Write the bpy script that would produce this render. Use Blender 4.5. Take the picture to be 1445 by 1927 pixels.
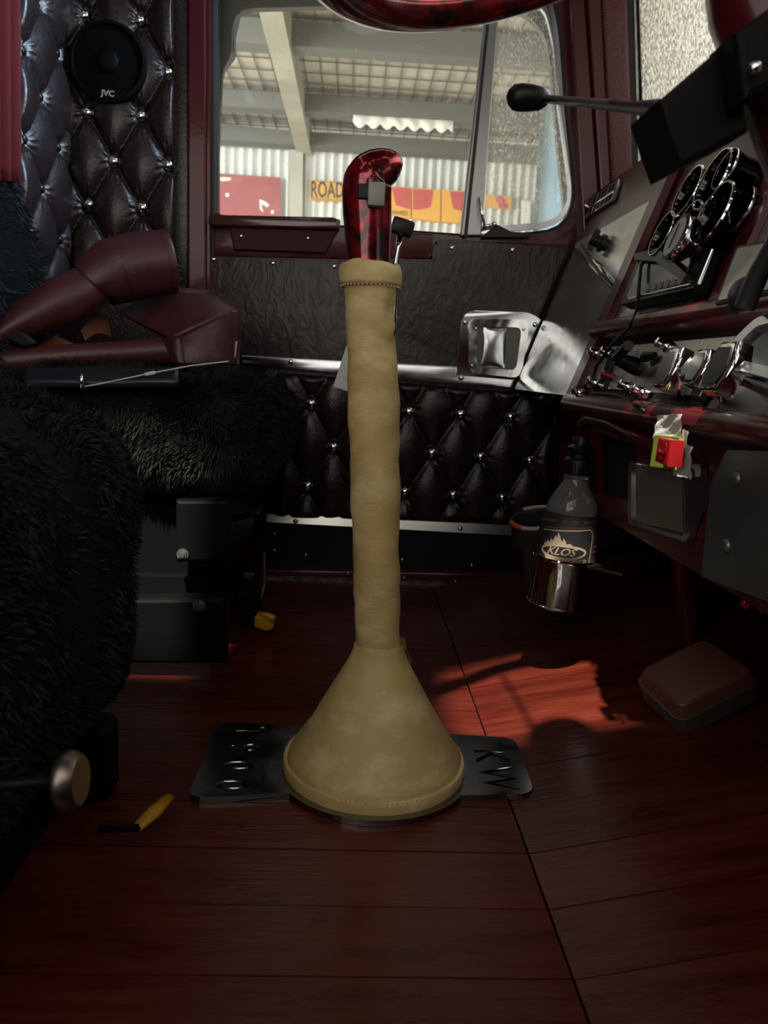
import bpy, bmesh, math, random
import numpy as np
from mathutils import Vector, Matrix
random.seed(4); np.random.seed(4)
for o in list(bpy.data.objects): bpy.data.objects.remove(o)
SC = bpy.context.scene; COL = SC.collection
# ------------------------------------------------------------------ camera
FPX, CAMH = 1447.0, 0.48
yaw, pit, rol = math.radians(2.65), math.radians(10.4), math.radians(2.7)
FW = Vector((math.sin(yaw)*math.cos(pit), math.cos(yaw)*math.cos(pit), -math.sin(pit)))
R0 = Vector((math.cos(yaw), -math.sin(yaw), 0)); U0 = R0.cross(FW)
RT = math.cos(rol)*R0 + math.sin(rol)*U0; UP = -math.sin(rol)*R0 + math.cos(rol)*U0
CP = Vector((0, 0, CAMH))
cd = bpy.data.cameras.new('camera'); cam = bpy.data.objects.new('camera', cd); COL.objects.link(cam)
cd.sensor_fit = 'VERTICAL'; cd.sensor_height = 32.0; cd.lens = FPX*32.0/1927.0
cd.clip_start = 0.01; cd.clip_end = 200
M = Matrix((RT, UP, -FW)).transposed().to_4x4(); M.translation = CP; cam.matrix_world = M
cd.dof.use_dof = True; cd.dof.focus_distance = 0.95; cd.dof.aperture_fstop = 9.0
SC.camera = cam
# ------------------------------------------------------------------ world, sun, lights, exposure
SC.view_settings.view_transform = 'Standard'; SC.view_settings.look = 'None'
SC.view_settings.gamma = 1.0; SC.view_settings.use_curve_mapping = False; SC.view_settings.exposure = 0.0
W = bpy.data.worlds.new('world'); SC.world = W; W.use_nodes = True
bg = W.node_tree.nodes['Background']; bg.inputs[0].default_value = (0.78, 0.88, 1.0, 1); bg.inputs[1].default_value = 1.6
SUN = Vector((0.135, 0.60, -1.0)).normalized()
def lamp(name, kind, loc, direction, energy, size=None, color=(1, 1, 1)):
    l = bpy.data.lights.new(name, kind); l.energy = energy; l.color = color
    if size: l.shape = 'RECTANGLE'; l.size, l.size_y = size
    o = bpy.data.objects.new(name, l); COL.objects.link(o); o.location = loc
    o.rotation_euler = Vector(direction).to_track_quat('-Z', 'Y').to_euler(); return o
s = lamp('sun', 'SUN', (0, -3, 6), SUN, 11.5, color=(1, .93, .82)); s.data.angle = 0.02
lamp('driver_side_fill', 'AREA', (-.1, -.21, .92), (.05, 1, -.1), 9.5, (1.5, 1.05), (1, .95, .87))  # added area light inside the closed wall, replaces daylight from an open door
lamp('windscreen_daylight', 'AREA', (.95, 1.0, 1.22), (-1, .12, -.42), 3.4, (1.3, .42), (1, .97, .93))
lamp('bulkhead_blue_fill', 'AREA', (.30, 1.45, 1.42), (-1, .06, -.42), 1.9, (.35, .35), (.55, .76, 1)).data.spread = math.radians(75)  # added blue area light inside the cab, brightens the bulkhead
lamp('shed_side_fill', 'AREA', (-3.2, 4.4, 1.9), (.62, .75, -.12), 300, (4, 2.0), (1, .98, .93))  # added area light inside the shed, lights the corrugated wall from the side
# ------------------------------------------------------------------ pixel -> plane helpers (1445 x 1927 frame)
def ray(px, py): return (FW*FPX + RT*(px-722.5) - UP*(py-963.5)).normalized()
def PL(px, py, p0, n):
    d = ray(px, py); n = Vector(n); return CP + d*((Vector(p0)-CP).dot(n)/d.dot(n))
def PY(px, py, y): return PL(px, py, (0, y, 0), (0, 1, 0))
def PX(px, py, x): return PL(px, py, (x, 0, 0), (1, 0, 0))
def PZ(px, py, z): return PL(px, py, (0, 0, z), (0, 0, 1))
def pxr(r, y): return r*y/FPX*1.02
B = math.atan(.345); DN = Vector((-math.cos(B), 0, math.sin(B))); DU = Vector((math.sin(B), 0, math.cos(B))); DP = Vector((.365, 0, .455))
def PD(px, py, off=0): return PL(px, py, DP + DN*off, DN)
def DD(y, h, off=0): return DP + DU*h + DN*off + Vector((0, y, 0))
# ------------------------------------------------------------------ materials
def mat(name, col, rough=.5, metal=0, col2=None, cscale=8, cdet=4, cpos=(.4, .62), bump=0, bscale=60, bdet=6, bdist=0, stretch=None,
        coat=0, rvar=0, trans=0, sheen=0, emit=0, vor=0, rand=0, spec=.5):
    m = bpy.data.materials.new(name); m.use_nodes = True; nt = m.node_tree; N = nt.nodes; L = nt.links
    b = N['Principled BSDF']; b.inputs['Base Color'].default_value = (*col, 1); b.inputs['Roughness'].default_value = rough
    b.inputs['Metallic'].default_value = metal; b.inputs['Coat Weight'].default_value = coat; b.inputs['Coat Roughness'].default_value = .08
    b.inputs['Transmission Weight'].default_value = trans; b.inputs['Sheen Weight'].default_value = sheen
    b.inputs['Specular IOR Level'].default_value = spec
    if emit: b.inputs['Emission Color'].default_value = (*col, 1); b.inputs['Emission Strength'].default_value = emit
    tc = N.new('ShaderNodeTexCoord'); mp = N.new('ShaderNodeMapping'); L.new(tc.outputs['Object'], mp.inputs[0])
    if stretch: mp.inputs['Scale'].default_value = stretch
    v = mp.outputs[0]
    if rand:
        oi = N.new('ShaderNodeObjectInfo'); va = N.new('ShaderNodeVectorMath'); va.operation = 'ADD'
        mu = N.new('ShaderNodeMath'); mu.operation = 'MULTIPLY'; mu.inputs[1].default_value = 37
        L.new(oi.outputs['Random'], mu.inputs[0]); L.new(v, va.inputs[0]); L.new(mu.outputs[0], va.inputs[1]); v = va.outputs[0]
    if col2 or rvar:
        n = N.new('ShaderNodeTexNoise'); n.inputs['Scale'].default_value = cscale; n.inputs['Detail'].default_value = cdet
        n.inputs['Roughness'].default_value = .62; L.new(v, n.inputs['Vector'])
        if col2:
            r = N.new('ShaderNodeValToRGB'); r.color_ramp.elements[0].position = cpos[0]; r.color_ramp.elements[1].position = cpos[1]
            r.color_ramp.elements[0].color = (*col, 1); r.color_ramp.elements[1].color = (*col2, 1)
            L.new(n.outputs['Fac'], r.inputs[0]); out = r.outputs[0]
            if rand:
                h = N.new('ShaderNodeHueSaturation'); mr = N.new('ShaderNodeMapRange')
                mr.inputs[3].default_value = 1-rand; mr.inputs[4].default_value = 1+rand
                L.new(oi.outputs['Random'], mr.inputs[0]); L.new(mr.outputs[0], h.inputs['Value']); L.new(out, h.inputs['Color']); out = h.outputs[0]
            L.new(out, b.inputs['Base Color'])
        if rvar:
            mr = N.new('ShaderNodeMapRange'); mr.inputs[3].default_value = max(0, rough-rvar); mr.inputs[4].default_value = rough+rvar
            mr.inputs[1].default_value = .3; mr.inputs[2].default_value = .7
            L.new(n.outputs['Fac'], mr.inputs[0]); L.new(mr.outputs[0], b.inputs['Roughness'])
    if bump:
        n2 = N.new('ShaderNodeTexNoise'); n2.inputs['Scale'].default_value = bscale; n2.inputs['Detail'].default_value = bdet
        n2.inputs['Distortion'].default_value = bdist; L.new(v, n2.inputs['Vector']); h = n2.outputs['Fac']
        if vor:
            vo = N.new('ShaderNodeTexVoronoi'); vo.feature = 'DISTANCE_TO_EDGE'; vo.inputs['Scale'].default_value = vor
            mx = N.new('ShaderNodeVectorMath'); mx.operation = 'ADD'; sc = N.new('ShaderNodeVectorMath'); sc.operation = 'SCALE'; sc.inputs['Scale'].default_value = .05
            L.new(n2.outputs['Color'], sc.inputs[0]); L.new(v, mx.inputs[0]); L.new(sc.outputs[0], mx.inputs[1]); L.new(mx.outputs[0], vo.inputs['Vector'])
            rp = N.new('ShaderNodeMath'); rp.operation = 'MINIMUM'; rp.inputs[1].default_value = .12; L.new(vo.outputs['Distance'], rp.inputs[0])
            ad = N.new('ShaderNodeMath'); ad.operation = 'MULTIPLY_ADD'; ad.inputs[1].default_value = 4; L.new(rp.outputs[0], ad.inputs[0]); L.new(h, ad.inputs[2]); h = ad.outputs[0]
        bu = N.new('ShaderNodeBump'); bu.inputs['Strength'].default_value = bump; bu.inputs['Distance'].default_value = .004
        L.new(h, bu.inputs['Height']); L.new(bu.outputs[0], b.inputs['Normal'])
        if coat: L.new(bu.outputs[0], b.inputs['Coat Normal'])
    return m
def glass(name, dirt, tint=(.95, .97, .96), spk=160, thr=.62, streak=(1, 1, 1)):
    m = bpy.data.materials.new(name); m.use_nodes = True; nt = m.node_tree; N = nt.nodes; L = nt.links; N.clear()
    o = N.new('ShaderNodeOutputMaterial'); t = N.new('ShaderNodeBsdfTransparent'); t.inputs[0].default_value = (*tint, 1)
    g = N.new('ShaderNodeBsdfGlossy'); g.inputs['Roughness'].default_value = .02
    d = N.new('ShaderNodeBsdfTranslucent'); d.inputs[0].default_value = (.85, .83, .76, 1)
    fr = N.new('ShaderNodeFresnel'); fr.inputs[0].default_value = 1.35
    m1 = N.new('ShaderNodeMixShader'); m2 = N.new('ShaderNodeMixShader')
    tc = N.new('ShaderNodeTexCoord'); mp = N.new('ShaderNodeMapping'); mp.inputs['Scale'].default_value = streak
    n = N.new('ShaderNodeTexNoise'); n.inputs['Scale'].default_value = spk; n.inputs['Detail'].default_value = 3
    r = N.new('ShaderNodeMapRange'); r.inputs[1].default_value = thr; r.inputs[2].default_value = thr+.12; r.inputs[3].default_value = dirt*.18; r.inputs[4].default_value = dirt
    L.new(tc.outputs['Object'], mp.inputs[0]); L.new(mp.outputs[0], n.inputs['Vector']); L.new(n.outputs['Fac'], r.inputs[0])
    L.new(fr.outputs[0], m1.inputs[0]); L.new(t.outputs[0], m1.inputs[1]); L.new(g.outputs[0], m1.inputs[2])
    L.new(r.outputs[0], m2.inputs[0]); L.new(m1.outputs[0], m2.inputs[1]); L.new(d.outputs[0], m2.inputs[2]); L.new(m2.outputs[0], o.inputs[0])
    return m
RED = mat('burgundy_paint', (.066, .004, .0068), .3, spec=.3, coat=.3, bump=.04, bscale=90, bdet=2)
REDTX = mat('burgundy_textured_vinyl', (.075, .009, .011), .34, bump=.5, bscale=260, bdet=3)
CANDY = mat('candy_red_flake', (.02, .001, .002), .2, .7, col2=(.50, .006, .018), cscale=36, cdet=6, cpos=(.40, .64), coat=1)
LDARK = mat('oxblood_leather', (.019, .0095, .0098), .27, bump=.22, bscale=120, bdet=8, bdist=1.2, rvar=.05, cscale=30, spec=.45)
LDARK2 = mat('creased_oxblood_leather', (.034, .020, .0185), .38, bump=.75, bscale=26, bdet=9, bdist=1.8, stretch=(1.5, 1, .8), spec=.5)
LBURG = mat('burgundy_leather', (.056, .0125, .014), .40, col2=(.072, .018, .019), cscale=14, bump=.16, bscale=240, bdet=4)
TAN = mat('tan_leather_lining', (.21, .062, .032), .7, bump=.2, bscale=300)
BEIGE = mat('beige_cracked_leather', (.54, .385, .155), .55, col2=(.72, .56, .28), cscale=13, cdet=14, cpos=(.47, .64), bump=.2, bscale=70, bdet=9, bdist=1.6, stretch=(1, 1, 1.9))
BSTITCH = mat('beige_thread', (.50, .38, .2), .7)
CHROME = mat('chrome', (.82, .82, .82), .07, 1)
ALU = mat('polished_aluminium', (.54, .55, .57), .17, 1, bump=.05, bscale=7, bdet=2, rvar=.05, cscale=18)
STEEL = mat('engine_turned_steel', (.50, .51, .50), .30, 1, col2=(.62, .63, .60), cscale=40, bump=.10, bscale=130, bdet=5, rvar=.08)
MIRROR = mat('mirror_stainless', (.58, .59, .58), .17, 1, bump=.06, bscale=9, bdet=2, rvar=.07, cscale=25)
GREYM = mat('satin_grey_metal', (.21, .22, .225), .42, .85, bump=.06, bscale=60, rvar=.06, cscale=12)
PLATE = mat('floor_plate_steel', (.30, .305, .31), .22, 1, bump=.05, bscale=14, bdet=4, rvar=.08, cscale=22)
WOOD = mat('mahogany_plank', (.046, .0050, .0028), .30, spec=.25, col2=(.105, .0185, .0100), cscale=5, cdet=8, cpos=(.32, .70), stretch=(1.2, 9, 9), bump=.22, bscale=22, bdet=9, coat=.22, rand=.16, rvar=.07)
WOODX = mat('dark_varnished_ledge', (.055, .009, .007), .22, coat=.7)
FUR = mat('black_fur', (.009, .0095, .0095), .9, spec=.1)
FURT = mat('fur_tips', (.009, .009, .0085), .9, col2=(.030, .030, .025), cscale=25, spec=.15)
BLK = mat('black_plastic', (.005, .005, .0055), .42, spec=.3)
BLKM = mat('black_painted_steel', (.0035, .0035, .0035), .5, spec=.12)
RUB = mat('black_rubber', (.008, .008, .008), .6)
GREY = mat('grey_plastic', (.30, .29, .26), .45)
YEL = mat('yellow_plastic', (.52, .24, .012), .45)
WHITE = mat('white_paper', (.62, .60, .57), .8, bump=.3, bscale=40)
PLASTIC = mat('milky_plastic_sleeve', (.60, .60, .56), .25)
LIME = mat('lime_card', (.16, .21, .015), .6)
GREENL = mat('green_leaf_print', (.03, .2, .015), .6)
REDP = mat('red_plastic', (.25, .006, .009), .3, coat=.4)
REDL = mat('red_lens', (.55, .008, .008), .15, coat=.6)
CURT = mat('red_velvet', (.13, .001, .006), .85, sheen=.1)
NEO = mat('black_neoprene', (.014, .0125, .012), .7, bump=.2, bscale=400)
PRINT = mat('cream_print', (.42, .32, .22), .7)
PRINTB = mat('brown_print', (.13, .055, .035), .7)
ORANGE = mat('orange_binding', (.46, .075, .025), .75)
CREAMB = mat('cream_binding', (.42, .36, .30), .8, bump=.5, bscale=600)
CLEAR = mat('clear_bottle', (.9, .92, .92), .08, trans=.9)
SCREEN = mat('dark_screen_glass', (.035, .04, .038), .14, coat=.5)
DIAL = mat('black_dial', (.006, .006, .006), .35)
DIALW = mat('dial_face', (.45, .45, .42), .5)
WHITEM = mat('white_marking', (.65, .65, .62), .6)
LOGO = mat('grey_lettering', (.42, .41, .39), .5)
BROWNP = mat('brown_moulded_pad', (.115, .037, .022), .5, bump=.08, bscale=300)
HEAD = mat('ceiling_vinyl', (.03, .008, .009), .6)
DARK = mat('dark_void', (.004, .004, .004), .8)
GLASSD = glass('dusty_door_glass', .16, thr=.60, spk=260, streak=(1, 1, .35))
GLASSV = glass('water_spotted_vent_glass', .60, thr=.56, spk=330, streak=(1, 1, .45))
GLASSW = glass('water_spotted_windscreen', .95, thr=.50, spk=190, streak=(1, 1, .6))
CORR = mat('galvanised_sheet', (.58, .60, .58), .5, .1, col2=(.76, .77, .74), cscale=1.5, cdet=5, stretch=(2, 2, .4))
SHEDST = mat('painted_shed_steel', (.33, .32, .26), .6, col2=(.42, .41, .35), cscale=2)
SHEDST2 = mat('grey_shed_steel', (.13, .135, .125), .6)
FOIL = mat('roof_insulation', (.42, .39, .34), .55, col2=(.56, .53, .47), cscale=2.2, bump=.5, bscale=5)
WIRE = mat('roof_wire', (.13, .12, .10), .6)
SHRED = mat('red_weathered_panel', (.27, .045, .055), .6, col2=(.33, .065, .07), cscale=6)
CHIP = mat('flaked_white_patch', (.72, .70, .64), .7)
SIGNY = mat('sign_yellow', (.62, .33, .035), .5)
SIGNO = mat('sign_orange', (.75, .36, .02), .5)
SIGNR = mat('sign_red', (.50, .05, .045), .5)
SIGNB = mat('sign_black', (.02, .018, .015), .6)
BLUED = mat('pale_blue_sheet', (.30, .50, .68), .5, col2=(.42, .60, .72), cscale=2)
BLUEM = mat('dark_blue_paint', (.06, .11, .19), .4)
YARD = mat('yard_ground', (.34, .31, .25), .9, col2=(.42, .38, .31), cscale=3)
RENDER = mat('rendered_yard_wall', (.40, .36, .25), .9, col2=(.60, .55, .42), cscale=1.2, cdet=6)
RENDER2 = mat('grey_yard_rail', (.20, .20, .19), .8)
# ------------------------------------------------------------------ geometry helpers
WL = {}
class MB:
    def __init__(s): s.bm = bmesh.new()
    def _m(s, vs, fs):
        bv = [s.bm.verts.new(v) for v in vs]
        for f in fs:
            try: s.bm.faces.new([bv[i] for i in f])
            except ValueError: pass
        return bv
    def box(s, c, d, R=None, bev=0, seg=1):
        x, y, z = d[0]/2, d[1]/2, d[2]/2; c = Vector(c)
        vs = [Vector((a*x, b*y, e*z)) for a in (-1, 1) for b in (-1, 1) for e in (-1, 1)]
        fs = [(0, 1, 3, 2), (4, 6, 7, 5), (0, 4, 5, 1), (2, 3, 7, 6), (0, 2, 6, 4), (1, 5, 7, 3)]
        vs = [c + ((R @ v) if R else v) for v in vs]; bv = s._m(vs, fs)
        if bev:
            ed = {e for v in bv for e in v.link_edges}
            bmesh.ops.bevel(s.bm, geom=list(ed), offset=bev, segments=seg, profile=.5, affect='EDGES')
        return s
    def tube(s, pts, rad, n=12, flat=None, open_=False):
        pts = [Vector(p) for p in pts]
        if not hasattr(rad, '__len__'): rad = [rad]*len(pts)
        rings = []; t0 = (pts[1]-pts[0]).normalized()
        a = Vector((0, 0, 1)) if abs(t0.z) < .9 else Vector((1, 0, 0)); u = t0.cross(a).normalized()
        for i, p in enumerate(pts):
            t = (pts[min(i+1, len(pts)-1)] - pts[max(i-1, 0)]).normalized()
            u = (u - t*u.dot(t)).normalized(); w = t.cross(u); k = flat[i] if flat else 1
            rings.append([s.bm.verts.new(p + (u*math.cos(2*math.pi*j/n) + w*math.sin(2*math.pi*j/n)*k)*rad[i]) for j in range(n)])
        for A, C in zip(rings, rings[1:]):
            for j in range(n): s.bm.faces.new((A[j], A[(j+1) % n], C[(j+1) % n], C[j]))
        if not open_: s.bm.faces.new(rings[0][::-1]); s.bm.faces.new(rings[-1])
        return s
    def lathe(s, prof, o, ax=(0, 0, 1), n=24, closed=False):
        o = Vector(o); ax = Vector(ax).normalized(); a = Vector((1, 0, 0)) if abs(ax.x) < .9 else Vector((0, 1, 0))
        u = ax.cross(a).normalized(); w = ax.cross(u); rings = []
        for r, h in prof:
            if r < 1e-6: rings.append([s.bm.verts.new(o+ax*h)])
            else: rings.append([s.bm.verts.new(o + ax*h + (u*math.cos(2*math.pi*j/n)+w*math.sin(2*math.pi*j/n))*r) for j in range(n)])
        pr = list(zip(rings, rings[1:]))
        if closed: pr.append((rings[-1], rings[0]))
        for A, C in pr:
            for j in range(n):
                k = (j+1) % n
                if len(A) == 1 and len(C) == 1: continue
                if len(A) == 1: s.bm.faces.new((A[0], C[k], C[j]))
                elif len(C) == 1: s.bm.faces.new((A[j], A[k], C[0]))
                else: s.bm.faces.new((A[j], A[k], C[k], C[j]))
        return s
    def prism(s, poly, ext, bev=0, seg=2):
        poly = [Vector(p) for p in poly]; ext = Vector(ext); n = len(poly)
        a = [s.bm.verts.new(p) for p in poly]; b = [s.bm.verts.new(p+ext) for p in poly]
        f1 = s.bm.faces.new(a); s.bm.faces.new(b[::-1])
        for i in range(n): s.bm.faces.new((a[i], b[i], b[(i+1) % n], a[(i+1) % n]))
        if bev: bmesh.ops.bevel(s.bm, geom=list(f1.edges), offset=bev, segments=seg, profile=.5, affect='EDGES')
        return s
    def ring(s, outer, inner, ext):
        ext = Vector(ext); n = len(outer)
        A = [s.bm.verts.new(p) for p in outer]; C = [s.bm.verts.new(p) for p in inner]
        A2 = [s.bm.verts.new(Vector(p)+ext) for p in outer]; C2 = [s.bm.verts.new(Vector(p)+ext) for p in inner]
        for i in range(n):
            k = (i+1) % n
            s.bm.faces.new((A[i], A[k], C[k], C[i])); s.bm.faces.new((A2[i], C2[i], C2[k], A2[k]))
            s.bm.faces.new((A[i], A2[i], A2[k], A[k])); s.bm.faces.new((C[i], C[k], C2[k], C2[i]))
        return s
    def grid(s, fn, nu, nv):
        V = [[s.bm.verts.new(fn(i/nu, j/nv)) for j in range(nv+1)] for i in range(nu+1)]
        for i in range(nu):
            for j in range(nv): s.bm.faces.new((V[i][j], V[i+1][j], V[i+1][j+1], V[i][j+1]))
        return s
    def ball(s, c, r, sc=(1, 1, 1), R=None, nu=16, nv=10, p=1.0):
        c = Vector(c)
        def sp(x, e): return math.copysign(abs(x)**e, x)
        vs = []; 
        for j in range(1, nv):
            f = math.pi*j/nv - math.pi/2
            for i in range(nu):
                t = 2*math.pi*i/nu
                v = Vector((sp(math.cos(f), p)*sp(math.cos(t), p)*sc[0], sp(math.cos(f), p)*sp(math.sin(t), p)*sc[1], sp(math.sin(f), p)*sc[2]))*r
                vs.append(c + ((R @ v) if R else v))
        b = Vector((0, 0, -sc[2]*r)); t_ = Vector((0, 0, sc[2]*r)); vs += [c+((R @ b) if R else b), c+((R @ t_) if R else t_)]
        fs = [(j*nu+i, j*nu+(i+1) % nu, (j+1)*nu+(i+1) % nu, (j+1)*nu+i) for j in range(nv-2) for i in range(nu)]
        nb = len(vs)-2; fs += [(nb, (i+1) % nu, i) for i in range(nu)] + [(nb+1, (nv-2)*nu+i, (nv-2)*nu+(i+1) % nu) for i in range(nu)]
        s._m(vs, fs); return s
    def build(s, name, m, parent=None, smooth=False, origin=None, recalc=True):
        if recalc: bmesh.ops.recalc_face_normals(s.bm, faces=s.bm.faces[:])
        co = np.array([v.co[:] for v in s.bm.verts]); c = Vector(origin) if origin else Vector((co.min(0)+co.max(0))/2)
        for v in s.bm.verts: v.co -= c
        me = bpy.data.meshes.new(name); s.bm.to_mesh(me); s.bm.free()
        if smooth:
            me.polygons.foreach_set('use_smooth', [True]*len(me.polygons))
            if smooth != 'all':
                try: me.set_sharp_from_angle(angle=math.radians(smooth if smooth > 1 else 38))
                except Exception: pass
        me.materials.append(m); return link(name, me, c, parent)
def link(name, me, wl, parent=None, R=None):
    o = bpy.data.objects.new(name, me); COL.objects.link(o); WL[o.name] = Vector(wl)
    if parent: o.parent = parent; o.location = Vector(wl) - WL[parent.name]
    else: o.location = wl
    if R: o.rotation_euler = R.to_euler()
    return o
def put(proto, wl, parent, R=None): return link(proto.name.split('.')[0], proto.data, wl, parent, R)
def tag(o, label, cat, group=None):
    o['label'] = label; o['category'] = cat
    if group: o['group'] = group
    return o
def struct(o, label=None):
    o['kind'] = 'structure'
    if label: o['label'] = label
    return o
def stuff(o): o['kind'] = 'stuff'; return o
def empty(name, loc, label=None, cat=None, group=None):
    o = bpy.data.objects.new(name, None); COL.objects.link(o); o.location = loc; o.empty_display_size = .05; WL[o.name] = Vector(loc)
    if cat: tag(o, label, cat, group)
    return o
def frame(n, up=(0, 0, 1)):
    n = Vector(n).normalized(); x = Vector(up).cross(n).normalized(); y = n.cross(x); return Matrix((x, y, n)).transposed()
def rrect(w, h, r, k=5):
    out = []
    for cx, cy, a in ((w/2-r, h/2-r, 0), (-w/2+r, h/2-r, 90), (-w/2+r, -h/2+r, 180), (w/2-r, -h/2+r, 270)):
        for i in range(k+1): t = math.radians(a+90*i/k); out.append((cx+r*math.cos(t), cy+r*math.sin(t)))
    return out
def rpoly(pts, r, k=4):
    out = []; n = len(pts); pts = [Vector(p) for p in pts]
    for i in range(n):
        p = pts[i]; a = pts[i-1]-p; b = pts[(i+1) % n]-p; rr = r[i] if hasattr(r, '__len__') else r
        if rr <= 0: out.append(p); continue
        A = p + a.normalized()*min(rr, a.length*.48); C = p + b.normalized()*min(rr, b.length*.48)
        for j in range(k+1):
            t = j/k; out.append(A*(1-t)**2 + p*2*t*(1-t) + C*t*t)
    return out
def resample(poly, n, start=None):
    P = [Vector(p) for p in poly]; P.append(P[0]); d = [0]
    for a, b in zip(P, P[1:]): d.append(d[-1]+(b-a).length)
    out = []
    for i in range(n):
        s = d[-1]*i/n; k = max(j for j in range(len(d)-1) if d[j] <= s+1e-12)
        out.append(P[k].lerp(P[k+1], (s-d[k])/max(1e-9, d[k+1]-d[k])))
    return out
def textmesh(body, size, ext=0, bold=0):
    cu = bpy.data.curves.new('t', 'FONT'); cu.body = body; cu.size = size; cu.extrude = ext; cu.offset = bold
    cu.align_x = 'CENTER'; cu.align_y = 'CENTER'; cu.resolution_u = 3
    o = bpy.data.objects.new('t', cu); COL.objects.link(o); dg = bpy.context.evaluated_depsgraph_get()
    me = bpy.data.meshes.new_from_object(o.evaluated_get(dg)); bpy.data.objects.remove(o); bpy.data.curves.remove(cu); return me
def text(name, body, size, wl, R, m, parent, ext=.0004, sx=1, bold=0):
    me = textmesh(body, size, ext, bold); me.name = name; me.materials.clear(); me.materials.append(m)
    for v in me.vertices: v.co.x *= sx
    return link(name, me, wl, parent, R)
def dome(r, k=.75, n=14): return [(r, 0), (r*.97, r*k*.35), (r*.78, r*k*.72), (r*.45, r*k*.93), (0, r*k)]
TY = Vector((0, -1, 0))
# ================================================================== SETTING: cab
# floor with planks
fl = MB(); fl.box((-.30, .85, -.022), (1.0, 2.0, .02)); c12, s12 = math.cos(math.radians(12)), math.sin(math.radians(12))
RR = Matrix.Rotation(-math.radians(12), 3, 'Y')
fl.box(Vector((.197, .85, -.012)) + RR @ Vector((.31, 0, -.010)), (.62, 2.0, .016), RR)
floor = struct(fl.build('floor', DARK))
PW = .083; k = 0; proto = rproto = None
yy = .54 - PW*9
rp0 = None
while yy < 1.69:
    if proto is None:
        proto = MB().box((0, 0, 0), (.96, PW-.0018, .012)).build('plank', WOOD, floor); rproto = MB().box((0, 0, 0), (.60, PW-.0018, .012)).build('plank', WOOD, floor)
        a, b = proto, rproto
    else: a, b = put(proto, (0, 0, 0), floor), put(rproto, (0, 0, 0), floor)
    a.location = Vector((.196-.48, yy+PW/2, -.006+random.uniform(-.0006, .0003))) - WL[floor.name]
    b.location = Vector((.1985, yy+PW/2, -.0005)) + RR @ Vector((.30, 0, -.006+random.uniform(-.0005, .0003))) - WL[floor.name]
    b.rotation_euler = RR.to_euler(); yy += PW
# driver-side wall, unseen, with a hole shaped for the sun patch (outline cast back)
patch = [PZ(1160, 1214, .045), PZ(1222, 1292, .05), PZ(1215, 1348, .045), PZ(980, 1402, 0), PZ(862, 1385, 0), PZ(832, 1330, 0), PZ(840, 1255, 0), PZ(1000, 1236, .01)]
YD = -.24
hole = [p - SUN*((p.y-YD)/SUN.y) for p in patch]; hole = rpoly(hole, .02, 2); hc = sum(hole, Vector())/len(hole)
def sq(p):
    d = Vector((p.x-hc.x, 0, p.z-hc.z)); s_ = .55/max(abs(d.x), abs(d.z)); return Vector((hc.x+d.x*s_, YD, hc.z+d.z*s_))
HN = resample(hole, 48); wd = MB(); wd.ring([sq(p) for p in HN], HN, (0, -.02, 0))
x0, x1, z0, z1 = hc.x-.55, hc.x+.55, hc.z-.55, hc.z+.55
wd.box((hc.x, YD-.01, (z0-.1)/2), (1.1, .02, z0+.1)); wd.box(((x0-1.0)/2, YD-.01, 1.1), (x0+1.0, .02, 2.4)); wd.box(((x1+1.2)/2, YD-.01, 1.1), (1.2-x1, .02, 2.4))
struct(wd.build('wall_driver_side', HEAD))
struct(MB().box((-.05, .78, z1+.04), (2.3, 2.1, .03)).build('ceiling', HEAD))
struct(MB().box((-1.0, .78, 1.1), (.02, 2.1, 2.4)).build('wall_back', HEAD))
cw = MB(); cw.box((-.68, 1.815, 1.1), (.64, .02, 2.5)); cw.box((.60, 1.815, .28), (.40, .02, .84)); cw.box((.05, 1.815, 1.95), (1.6, .02, .9))
struct(cw.build('wall_passenger_side', HEAD))
struct(MB().box((.82, .78, 1.85), (.02, 2.05, .8)).build('wall_front_upper', HEAD))
struct(MB().box((.78, .78, .36), (.02, 2.05, .9)).build('wall_front', RED))
# ---- passenger door (faces the camera)
D = 1.76
door = empty('door_1', (.05, D+.02, 0)); struct(door)
def tq_(pts, k, z): return [PL(a, b, (0, D-.004, z), (0, -1, k)) for a, b in pts]
def pq(pts, y=D): return [PY(a, b, y) for a, b in pts]
wout = [(404, -60), (1000, -60), (1040, -20), (1056, 60), (1066, 200), (1083, 370), (1074, 415), (1040, 437), (905, 446), (404, 410)]
WIN = resample(rpoly(pq(wout, D+.02), [.0, 0, .05, .02, 0, .02, .04, .03, 0, 0]), 96)
outer = resample(pq([(404, -360), (1045, -360), (1100, 200), (1112, 470), (1062, 1105), (404, 1075)], D+.02), 96)
# align the two rings by angle
def byang(P, c):
    A = sorted(P, key=lambda p: math.atan2(p.z-c.z, p.x-c.x)); return A
cc = sum(WIN, Vector())/len(WIN)
def rayhit(poly, c, th):
    d = Vector((math.cos(th), 0, math.sin(th))); best = None
    for a, b in zip(poly, poly[1:]+poly[:1]):
        e = b-a; den = d.x*e.z-d.z*e.x
        if abs(den) < 1e-9: continue
        w = a-c; t = (w.x*e.z-w.z*e.x)/den; u = (w.x*d.z-w.z*d.x)/den
        if t > 0 and -1e-6 <= u <= 1+1e-6: best = t if best is None else max(best, t)
    return c + d*best
NA = 120
ang = [2*math.pi*i/NA for i in range(NA)]
IN = [rayhit(WIN, cc, t) for t in ang]; OUT = [rayhit(outer, cc, t) for t in ang]
MB().ring(OUT, IN, (0, .035, 0)).build('door_shell', RED, door, smooth=30)
IN2 = [cc+(p-cc)*.985 for p in IN]; IN3 = [cc+(p-cc)*.962 for p in IN]
MB().ring([p+Vector((0, -.003, 0)) for p in IN], IN2, (0, .03, 0)).build('window_seal', RUB, door, smooth=30)
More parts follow.
